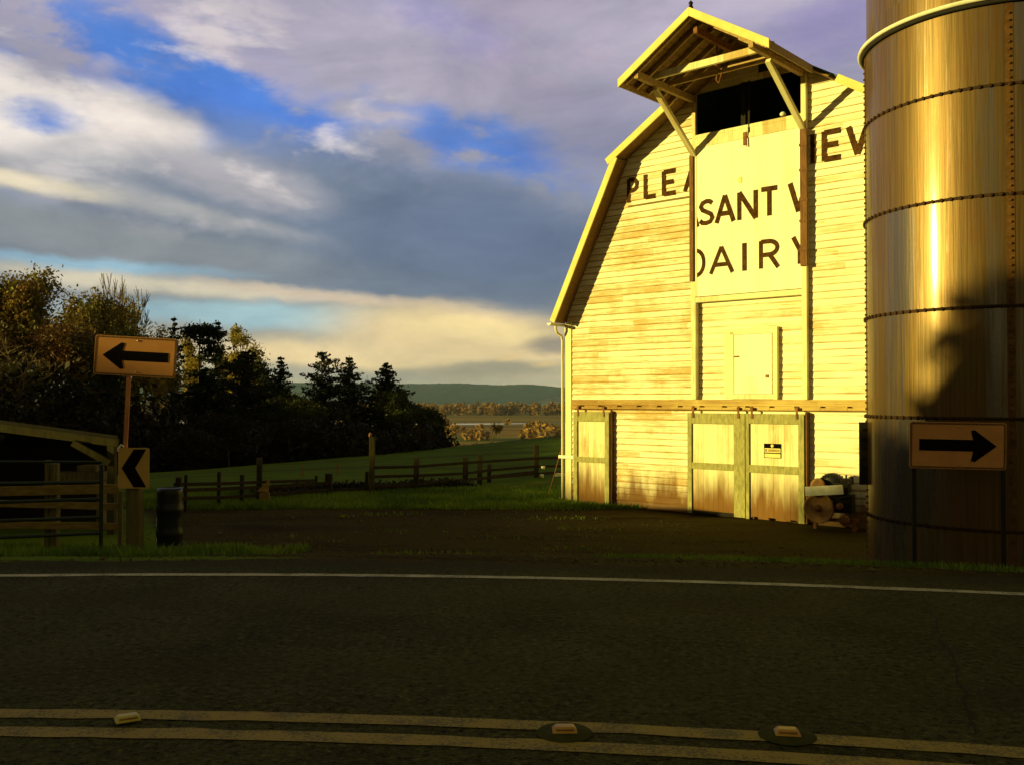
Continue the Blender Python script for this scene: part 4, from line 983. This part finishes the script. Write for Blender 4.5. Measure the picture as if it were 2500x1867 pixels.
def seg_mesh(segs, n=4):
    V = []; F = []
    for a, b, r1, r2 in segs:
        d = (b - a).normalized(); u = d.cross(Vector((0, 0, 1))); u = u.normalized() if u.length > 1e-4 else Vector((1, 0, 0)); v = d.cross(u); k0 = len(V)
        for p, r in ((a, r1), (b, r2)):
            for k in range(n):
                t = 2 * math.pi * k / n; V.append(p + (u * math.cos(t) + v * math.sin(t)) * r)
        for k in range(n): F.append((k0 + k, k0 + (k + 1) % n, k0 + n + (k + 1) % n, k0 + n + k))
    return np.array([tuple(v) for v in V]), np.array(F)
def deciduous(seed, h, width, leaf, dens=1.0, lsize=.22, low=.0, levels=4, bark='bark', spread=.55, spreadleaf=.45, trunk=.3):
    rg = np.random.default_rng(seed); segs, tips = skeleton(rg, h, levels, spread, .16, 3, .012 * h + .04, trunk)
    w0 = max(1e-3, np.percentile([abs(t[0].x) for t in tips] + [abs(t[0].y) for t in tips], 95)); sx_ = (width / 2) / w0
    sc_ = lambda p: Vector((p.x * sx_, p.y * sx_, p.z))
    segs = [(sc_(a), sc_(b), max(r1, .02), max(r2, .018)) for a, b, r1, r2 in segs]
    V, F = seg_mesh(segs); parts = [('trunk', V, F, bark)]
    T = np.array([tuple(sc_(t[0])) for t in tips if t[0].z > low * h])
    if dens > 0:
        k = int(26 * dens); lsize = lsize * .78; k = int(k * 1.7); c_ = np.repeat(T, k, 0); c_ = c_ + rg.normal(size=c_.shape) * np.array([spreadleaf, spreadleaf, spreadleaf * .7])
        keep = np.array([mnoise.noise(Vector(p) * .75 + Vector((seed, 0, 0))) > -.12 for p in T]); c_ = c_[np.repeat(keep, k)]
        V, F = quads(c_, None, lsize, rg); parts.append(('crown', V, F, leaf))
    return parts
def conifer(seed, h, width, open_=.0, lean=0, flat=False, bare=.08, csize=.20):
    rg = np.random.default_rng(seed); segs = []; cen = []; dirs = []
    nseg = 10
    for i in range(nseg): segs.append((Vector((0, 0, h * i / nseg)), Vector((0, 0, h * (i + 1) / nseg)), .016 * h * (1 - i / nseg) + .02, .016 * h * (1 - (i + 1) / nseg) + .02))
    z_ = bare * h
    while z_ < h * .985:
        t = (z_ / h - bare) / (1 - bare); R = width / 2 * ((1 - t) ** .85) * (1 if not flat else 1)
        nb = int(rg.integers(5, 8)); 
        for k in range(nb):
            if rg.random() < open_: continue
            a = rg.uniform(0, 2 * math.pi); L = R * rg.uniform(.55, 1.12) + .06; dr = rg.uniform(-.05, .28) - .25 * t
            d = Vector((math.cos(a), math.sin(a), -dr)); p0_ = Vector((0, 0, z_)); e = p0_ + d * L + Vector((0, 0, .10 * L)); segs.append((p0_, e, .018 * L + .012, .008))
            m_ = max(4, int(L / .14))
            for j in range(m_):
                f_ = (j + .5) / m_; 
                for s_ in range(5): cen.append(tuple(p0_.lerp(e, f_) + Vector(rg.normal(size=3)) * .12 * (1.2 - f_) * min(1.6, R + .15))); dirs.append((0, 0, 1))
        z_ += h * .022 + rg.uniform(.02, .10)
    V, F = seg_mesh(segs); parts = [('trunk', V, F, 'bark')]
    V, F = quads(np.array(cen), np.array(dirs, dtype=float) * .5, csize, rg, 1.5); parts.append(('crown', V, F, 'needle'))
    return parts
def pine(seed, h, width):
    rg = np.random.default_rng(seed); segs = []; cen = []
    for i in range(8): segs.append((Vector((.02 * math.sin(i) * h / 8, 0, h * i / 8)), Vector((.02 * math.sin(i + 1) * h / 8, 0, h * (i + 1) / 8)), .014 * h * (1 - i / 9), .014 * h * (1 - (i + 1) / 9)))
    for k in range(9):
        z_ = h * rg.uniform(.70, .97); a = rg.uniform(0, 6.28); L = width / 2 * rg.uniform(.35, 1.0); p = Vector((0, 0, z_)); e = p + Vector((math.cos(a) * L, math.sin(a) * L, .25 * L)); segs.append((p, e, .05, .02))
        c_ = rg.normal(size=(260, 3)) * np.array([.36, .36, .16]) + np.array(e); cen.append(c_)
    V, F = seg_mesh(segs); parts = [('trunk', V, F, 'bark')]
    V, F = quads(np.concatenate(cen), None, .2, rg); parts.append(('crown', V, F, 'needle')); return parts
def plant(parts, name, label, cat, X_, top, D, group=None, zoff=-.1, rz=0):
    p = at(X_, top, D); g = gz(p.x, p.y) + zoff
    o = thing(name, label, cat, (p.x, p.y, g), rz, group)
    for nm, V, F, mt in parts: fast_mesh(nm, V, F, M[mt], o)
    return o
def hgt(X_, top, D):
    p = at(X_, top, D); return p.z - gz(p.x, p.y) + .1
def wpx(w_, D): return w_ / FPX * D
TG = 'trees along the far side of the pasture'
DEC = [ # label, x, top, dist, width px, leaf, density, leaf size, levels
 ('tall olive leaved tree at the far left edge of the picture', -30, 690, 58, 240, 'leaf_olive', 1.1, .26, 4),
 ('round topped olive tree with sky showing through, tallest at the left', 72, 652, 62, 190, 'leaf_olive', 1.2, .24, 4),
 ('olive tree with a ragged crown right of the round topped one', 192, 706, 66, 170, 'leaf_olive', 1.0, .24, 4),
 ('russet broad tree low in front of the olive trees', 60, 790, 54, 320, 'leaf_russet', 1.3, .22, 4),
 ('dark green thicket tree behind the arrow sign', 215, 800, 57, 220, 'leaf_green', 1.4, .22, 4),
 ('golden narrow tree to the left of the bare tree', 262, 738, 70, 90, 'leaf_gold', 1.0, .20, 4),
 ('golden olive tree just behind the arrow sign top', 345, 742, 68, 120, 'leaf_gold', 1.1, .20, 4),
 ('amber tree peeping out left of the flat topped pine', 455, 815, 86, 60, 'leaf_gold', 1.0, .22, 4),
 ('bright yellow tree lit above the dark fir', 598, 822, 92, 85, 'leaf_gold', 1.3, .24, 4),
 ('pale yellow tree half hidden behind the pointed fir', 560, 800, 95, 50, 'leaf_gold', .8, .24, 4),
 ('thin leaved tree between two dark firs', 648, 878, 84, 70, 'leaf_green', .5, .20, 4),
 ('dark broad tree below the thin leaved one', 735, 968, 76, 120, 'leaf_green', 1.3, .22, 4),
 ('dark olive tree at the right end of the firs', 975, 955, 80, 100, 'leaf_green', 1.3, .24, 4),
 ('dark rounded tree ending the row of trees on the right', 1015, 992, 76, 96, 'leaf_green', 1.4, .22, 4),
]
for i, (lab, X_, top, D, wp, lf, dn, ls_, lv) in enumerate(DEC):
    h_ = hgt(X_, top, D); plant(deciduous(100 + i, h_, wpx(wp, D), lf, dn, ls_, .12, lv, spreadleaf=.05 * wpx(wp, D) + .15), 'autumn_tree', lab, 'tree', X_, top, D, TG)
for i, (lab, X_, top, D, wp) in enumerate([('bare branched tree standing above the arrow sign', 328, 668, 74, 150), ('small bare tree left of the last pointed fir', 900, 915, 88, 90), ('bare leaning tree at the far left above the shed', 20, 800, 50, 260)]):
    h_ = hgt(X_, top, D); plant(deciduous(300 + i, h_, wpx(wp, D), 'leaf_gold', .0, .15, .1, 5, 'bark_pale', .42, trunk=.28), 'bare_tree', lab, 'tree', X_, top, D, TG)
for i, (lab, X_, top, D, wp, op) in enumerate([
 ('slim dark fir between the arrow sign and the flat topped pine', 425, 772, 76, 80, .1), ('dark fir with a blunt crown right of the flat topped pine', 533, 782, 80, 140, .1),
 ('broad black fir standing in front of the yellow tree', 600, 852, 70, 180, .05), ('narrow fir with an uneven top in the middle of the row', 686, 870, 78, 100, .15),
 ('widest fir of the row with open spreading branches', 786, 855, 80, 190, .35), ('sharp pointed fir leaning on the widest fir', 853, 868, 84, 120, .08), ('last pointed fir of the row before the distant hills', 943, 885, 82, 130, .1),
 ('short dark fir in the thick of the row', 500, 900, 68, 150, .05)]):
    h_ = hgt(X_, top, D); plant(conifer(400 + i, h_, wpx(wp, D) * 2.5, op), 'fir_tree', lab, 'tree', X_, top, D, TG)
h_ = hgt(487, 780, 73); plant(pine(500, h_, wpx(85, 73)), 'pine_tree', 'flat topped pine with a bare thin trunk above the sign', 'tree', 487, 780, 73, TG)
# undergrowth beneath the trees, one mass of bramble nobody could count
rg = np.random.default_rng(9); cen = []
for k in range(230):
    X_ = rg.uniform(-60, 1075); D = rg.uniform(56, 84) - max(0, (500 - X_) / 500) * 12; p = at(X_, 1000, D); hh = rg.uniform(3.2, 6.6) if X_ < 430 else rg.uniform(1.6, 3.8) if X_ < 900 else rg.uniform(1.0, 2.2)
    n = int(240 * hh / 2); c_ = rg.normal(size=(n, 3)); c_ /= np.linalg.norm(c_, axis=1)[:, None]; c_ *= rg.uniform(.55, 1.0, n)[:, None] * np.array([rg.uniform(1.3, 2.6), 1.6, hh]); c_[:, 2] = np.abs(c_[:, 2])
    cen.append(c_ + np.array([p.x, p.y, gz(p.x, p.y) - .2]))
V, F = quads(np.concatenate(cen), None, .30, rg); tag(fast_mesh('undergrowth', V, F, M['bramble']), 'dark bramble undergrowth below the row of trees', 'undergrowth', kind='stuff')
# shrubs at the foot of the wood
for i, (lab, X_, top, D, wp) in enumerate([('olive rounded shrub at the wood edge below the broad black fir', 560, 1030, 55, 130), ('low shrub at the wood edge below the narrow fir', 690, 1045, 58, 110), ('small brown shrub at the wood edge near the left', 455, 1075, 50, 90)]):
    h_ = hgt(X_, top, D); plant(deciduous(600 + i, h_, wpx(wp, D), 'bramble', 2.0, .16, 0, 3, trunk=.12), 'shrub', lab, 'shrub', X_, top, D, 'shrubs at the foot of the wood')
# bushes on the slope down to the valley
VG = 'bushes on the slope down to the valley'
for i, (lab, X_, top, D, wp, lf) in enumerate([('dark bush just right of the last tree of the row', 1100, 1036, 230, 60, 'bramble'), ('brown bush on the slope behind the pasture crest', 1135, 1040, 240, 50, 'leaf_green'), ('taller dark bush next to the leaning sapling', 1160, 1030, 250, 42, 'bramble'),
   ('brown tree right of the leaning sapling', 1205, 1030, 330, 50, 'leaf_green'), ('brown rounded tree in the middle of the slope', 1245, 1024, 330, 60, 'leaf_green'), ('dark olive tree on the slope toward the barn', 1290, 1024, 320, 66, 'leaf_green'), ('dark rounded tree close to the barn downpipe', 1335, 1026, 300, 66, 'bramble'), ('last brown tree touching the barn corner', 1378, 1032, 290, 60, 'leaf_olive')]):
    h_ = hgt(X_, top, D); plant(deciduous(700 + i, h_ * .62, wpx(wp, D), lf, 4.0, .42, 0, 3, trunk=.12, spreadleaf=.8), 'slope_bush', lab, 'bush', X_, top, D, VG)
h_ = hgt(1197, 1012, 130); o = plant(deciduous(760, h_, 1.0, 'leaf_russet', .5, .25, .8, 2, 'bark', .25, .15, .75), 'sapling', 'thin leaning sapling with a tuft of red leaves beyond the pasture', 'tree', 1168, 1012, 130); o.rotation_euler = (0, R_(22), 0)
# far line of cottonwoods beyond the fields: reads as one wood
rg = np.random.default_rng(21); cen = []; 
for k in range(900):
    X_ = rg.uniform(-2200, 2300); D = rg.uniform(1900, 2250); hh = rg.uniform(17, 29); n = 150
    c_ = rg.normal(size=(n, 3)); c_ /= np.linalg.norm(c_, axis=1)[:, None]; c_ *= rg.uniform(.6, 1.0, n)[:, None] * np.array([rg.uniform(6, 12), 7, hh / 2]); c_[:, 2] += hh / 2
    cen.append(c_ + np.array([X_, D, -30]))
for k in range(90):
    X_ = rg.uniform(-250, 420); D = rg.uniform(700, 1250); hh = rg.uniform(5, 10); n = 40
    c_ = rg.normal(size=(n, 3)); c_ /= np.linalg.norm(c_, axis=1)[:, None]; c_ *= np.array([rg.uniform(4, 9), 4, hh / 2]); c_[:, 2] += hh / 2
    cen.append(c_ + np.array([X_, D, -30]))
V, F = quads(np.concatenate(cen), None, 4.2, rg); tag(fast_mesh('valley_woods', V, F, M['valley_leaf']), 'orange autumn woods lining the fields far below in the valley', 'woods', kind='stuff')
# river
m, N, b = material('river_water'); b.inputs['Base Color'].default_value = (.10, .12, .13, 1); b.inputs['Roughness'].default_value = .15
geo = N.new('ShaderNodeNewGeometry').outputs['Position']; bump(N, b, N.noise(geo, .05, 3), .3, .5); M['water'] = m
V = []; F = []
for i in range(60):
    x_ = -900 + i * 24; c_ = 1290 + 60 * math.sin(i * .16); hw = (60 + 22 * math.sin(i * .31)) * float(sst(60, -60, x_ - 10)) + 3; V += [(x_, c_ - hw, -29.7), (x_, c_ + hw, -29.7)]
for i in range(59): F.append((2 * i, 2 * i + 2, 2 * i + 3, 2 * i + 1))
tag(fast_mesh('river', V, F, M['water']), kind='structure')
# wooded hills on the horizon
m, N, b = material('wooded_hills'); geo = N.new('ShaderNodeNewGeometry').outputs['Position']
n1 = N.noise(geo, .012, 6, .7); n2 = N.noise(N.mapping(geo, sc=(1, 1, 3)), .0022, 4, .6)
c = N.mix(N.mapr(n1, .35, .65), (.003, .009, .026), (.012, .022, .046)); c = N.mix(N.mapr(n2, .61, .66, 0, .8), c, (.20, .12, .06))  # bluish haze and warm sunlit patches painted into the woods' colour
N.set(b.inputs['Base Color'], c); b.inputs['Roughness'].default_value = .95; bump(N, b, n1, 1, 12); M['hills'] = m
nxh, nyh = 420, 40; hx = np.linspace(-5200, 5200, nxh); hy_ = np.linspace(6200, 8200, nyh); HX, HY_ = np.meshgrid(hx, hy_)
prof = np.interp(HX, [-5200, -1800, -900, -470, -200, 60, 400, 1200, 2500, 5200], [90, 130, 120, 121, 119, 113, 100, 90, 80, 60])
nn = np.array([mnoise.fractal(Vector((a * .0035, b__ * .0025, 1)), .8, 2.1, 6) for a, b__ in zip(HX.ravel(), HY_.ravel())]).reshape(HX.shape)
nf = np.array([mnoise.noise(Vector((a * .03, b__ * .02, 4))) for a, b__ in zip(HX.ravel(), HY_.ravel())]).reshape(HX.shape)
ts = np.linspace(0, 1, nyh)[:, None]; HZ = -31 + (prof + 31 + nn * 12 + nf * 7) * np.sin(np.clip(ts * 1.25, 0, 1) * math.pi / 2) ** .8
hi = np.arange(nxh * nyh).reshape(nyh, nxh); Fh = np.stack([hi[:-1, :-1].ravel(), hi[:-1, 1:].ravel(), hi[1:, 1:].ravel(), hi[1:, :-1].ravel()], 1)
tag(fast_mesh('hills', np.stack([HX.ravel(), HY_.ravel(), HZ.ravel()], 1), Fh, M['hills'], smooth=True), kind='structure')

# grass: short blades on verge, yard edge and pasture
rg = np.random.default_rng(5)
def blades(n, xr, yr, h0, h1, dens_fn=None):
    x = rg.uniform(*xr, n); y = rg.uniform(*yr, n)
    if dens_fn is not None: k = dens_fn(x, y); x, y = x[k], y[k]
    n = len(x); z = ground_z(x, y) - .005; a = rg.uniform(0, math.pi, n); hh = rg.uniform(h0, h1, n); wd = rg.uniform(.006, .014, n) * (1 + y / 25); lx = rg.normal(size=n) * .35 * hh; ly = rg.normal(size=n) * .35 * hh
    dx = np.cos(a) * wd; dy = np.sin(a) * wd
    V = np.stack([np.stack([x - dx, y - dy, z], 1), np.stack([x + dx, y + dy, z], 1), np.stack([x + lx, y + ly, z + hh], 1)], 1).reshape(-1, 3)
    return V
sfun = lambda x, y: np.hypot(x - RC.x, y - RC.y) - RW
nse = lambda x, y: np.array([mnoise.noise(Vector((a * .8, b__ * 1.3, 2))) for a, b__ in zip(x, y)])
Vs = [blades(26000, (-9, -3.2), (9.5, 15.5), .04, .16, lambda x, y: (sfun(x, y) > 2.3 + 1.2 * nse(x * 2, y)) & (nse(x * 1.5, y * 1.5) > -.05)),
      blades(9000, (.4, 5.2), (11.2, 13.6), .03, .10, lambda x, y: (np.exp(-((x - 2.6) / 1.7) ** 2 - ((y - 12.6) / .75) ** 2) + np.exp(-((x - 4.4) / 1.6) ** 2 - ((y - 11.6) / .5) ** 2) > .45) & (nse(x * 3, y * 3) > -.2)),
      blades(6000, (4, 10), (9.6, 11.4), .03, .10, lambda x, y: (sfun(x, y) > 2.0) & (nse(x * 2, y * 2) > .0)),
      blades(60000, (-14, 3), (20.9, 26), .05, .15, lambda x, y: nse(x, y) > -.45),
      blades(2500, (-4.2, 2), (14, 21), .03, .08, lambda x, y: nse(x * .6, y * .9) > .25)]
Vb = np.concatenate(Vs); Fb = np.arange(len(Vb)).reshape(-1, 3)
tag(fast_mesh('grass', Vb, Fb, M['grassblade']), 'short green grass on the verge and the near pasture', 'grass', kind='stuff')
n = 5200; x = rg.uniform(-7, 6.2, n); y = rg.uniform(8.2, 21.5, n); k = (sfun(x, y) > .5) & ((x - 1.28) * .743 * 0 + y < 20.6 - .9 * np.clip(x - 1, 0, 9)); x, y = x[k], y[k]; n = len(x)
z = ground_z(x, y); r_ = rg.uniform(.008, .024, n) * (1 + (rg.random(n) > .97) * 1.2)
oct_ = np.array([(1, 0, 0), (0, 1, 0), (-1, 0, 0), (0, -1, 0), (0, 0, .7), (0, 0, -.7)], dtype=float)
Vp = (np.stack([x, y, z + r_ * .3], 1)[:, None, :] + oct_[None] * r_[:, None, None] * rg.uniform(.6, 1.3, (n, 6, 1))).reshape(-1, 3)
Fp = (np.array([(0, 1, 4), (1, 2, 4), (2, 3, 4), (3, 0, 4), (1, 0, 5), (2, 1, 5), (3, 2, 5), (0, 3, 5)])[None] + (np.arange(n) * 6)[:, None, None]).reshape(-1, 3)
M['stone'] = simple('gravel_stone', (.11, .09, .035), (.05, .04, .014), 3, .9)
tag(fast_mesh('gravel', Vp, Fp, M['stone']), 'loose gravel scattered over the yard and road shoulder', 'gravel', kind='stuff')
# rank brush along the foot of the pasture fence
cen = []
for k in range(60):
    X_ = rg.uniform(640, 1120); D = 24.4 + (X_ - 640) / 480 * 2.2 + rg.uniform(-.3, .3); p = at(X_, 1200, D); n = 130
    c_ = rg.normal(size=(n, 3)) * np.array([.28, .18, .08]); c_[:, 2] = np.abs(c_[:, 2]) + .02; cen.append(c_ + np.array([p.x, p.y, gz(p.x, p.y)]))
V, F = quads(np.concatenate(cen), None, .10, rg); tag(fast_mesh('fence_brush', V, F, M['bramble']), 'dark weeds along the foot of the pasture fence', 'weeds', kind='stuff')
# unseen scrub added to roughen the hill's shade edge; one fir shades the silo foot
cen = []
for k in range(520):
    q_ = rg.uniform(-112, 40); t_ = 60 + rg.normal() * 2.2; x_ = -.976 * t_ + .219 * q_; y_ = -.219 * t_ - .976 * q_
    hh = rg.uniform(.5, 1.3); n = 110; c_ = rg.normal(size=(n, 3)) * np.array([.8, .8, hh * .35]); c_[:, 2] = np.abs(c_[:, 2]); cen.append(c_ + np.array([x_, y_, gz(x_, y_) - .1]))
V, F = quads(np.concatenate(cen), None, .42, rg); tag(fast_mesh('shade_scrub', V, F, M['bramble']), 'unseen scrub added on the west hill crest to roughen its shade', 'scrub', kind='stuff')
def west(q_, t_): return -.976 * t_ + .219 * q_, -.219 * t_ - .976 * q_
x_, y_ = west(-9.45, 29); g_ = gz(x_, y_); hh = 3.75 + .144 * 37.5 - g_ + .3
o = thing('fir_tree', 'broad fir on the hillside west of the road', 'tree', (x_, y_, g_ - .1), 0)
for nm, V, F, mt in conifer(811, hh, hh * 1.25, .30, bare=.06, csize=.30): fast_mesh(nm, V, F, M[mt], o)

# ------------------------------------------------------------------ haze over the valley
q = MB(); q.bb(-8800, 8800, -395, 8900, -31.5, 150)
m = bpy.data.materials.new('haze'); m.use_nodes = True; nt = m.node_tree; nt.nodes.clear()
o_ = nt.nodes.new('ShaderNodeOutputMaterial'); v_ = nt.nodes.new('ShaderNodeVolumePrincipled'); v_.inputs['Color'].default_value = (.42, .66, 1.0, 1)
v_.inputs['Density'].default_value = 3.4e-5; v_.inputs['Anisotropy'].default_value = .0; nt.links.new(v_.outputs[0], o_.inputs['Volume'])
hz_ = q.build('haze', m); tag(hz_, 'thin pale haze over the valley', 'haze', kind='stuff')
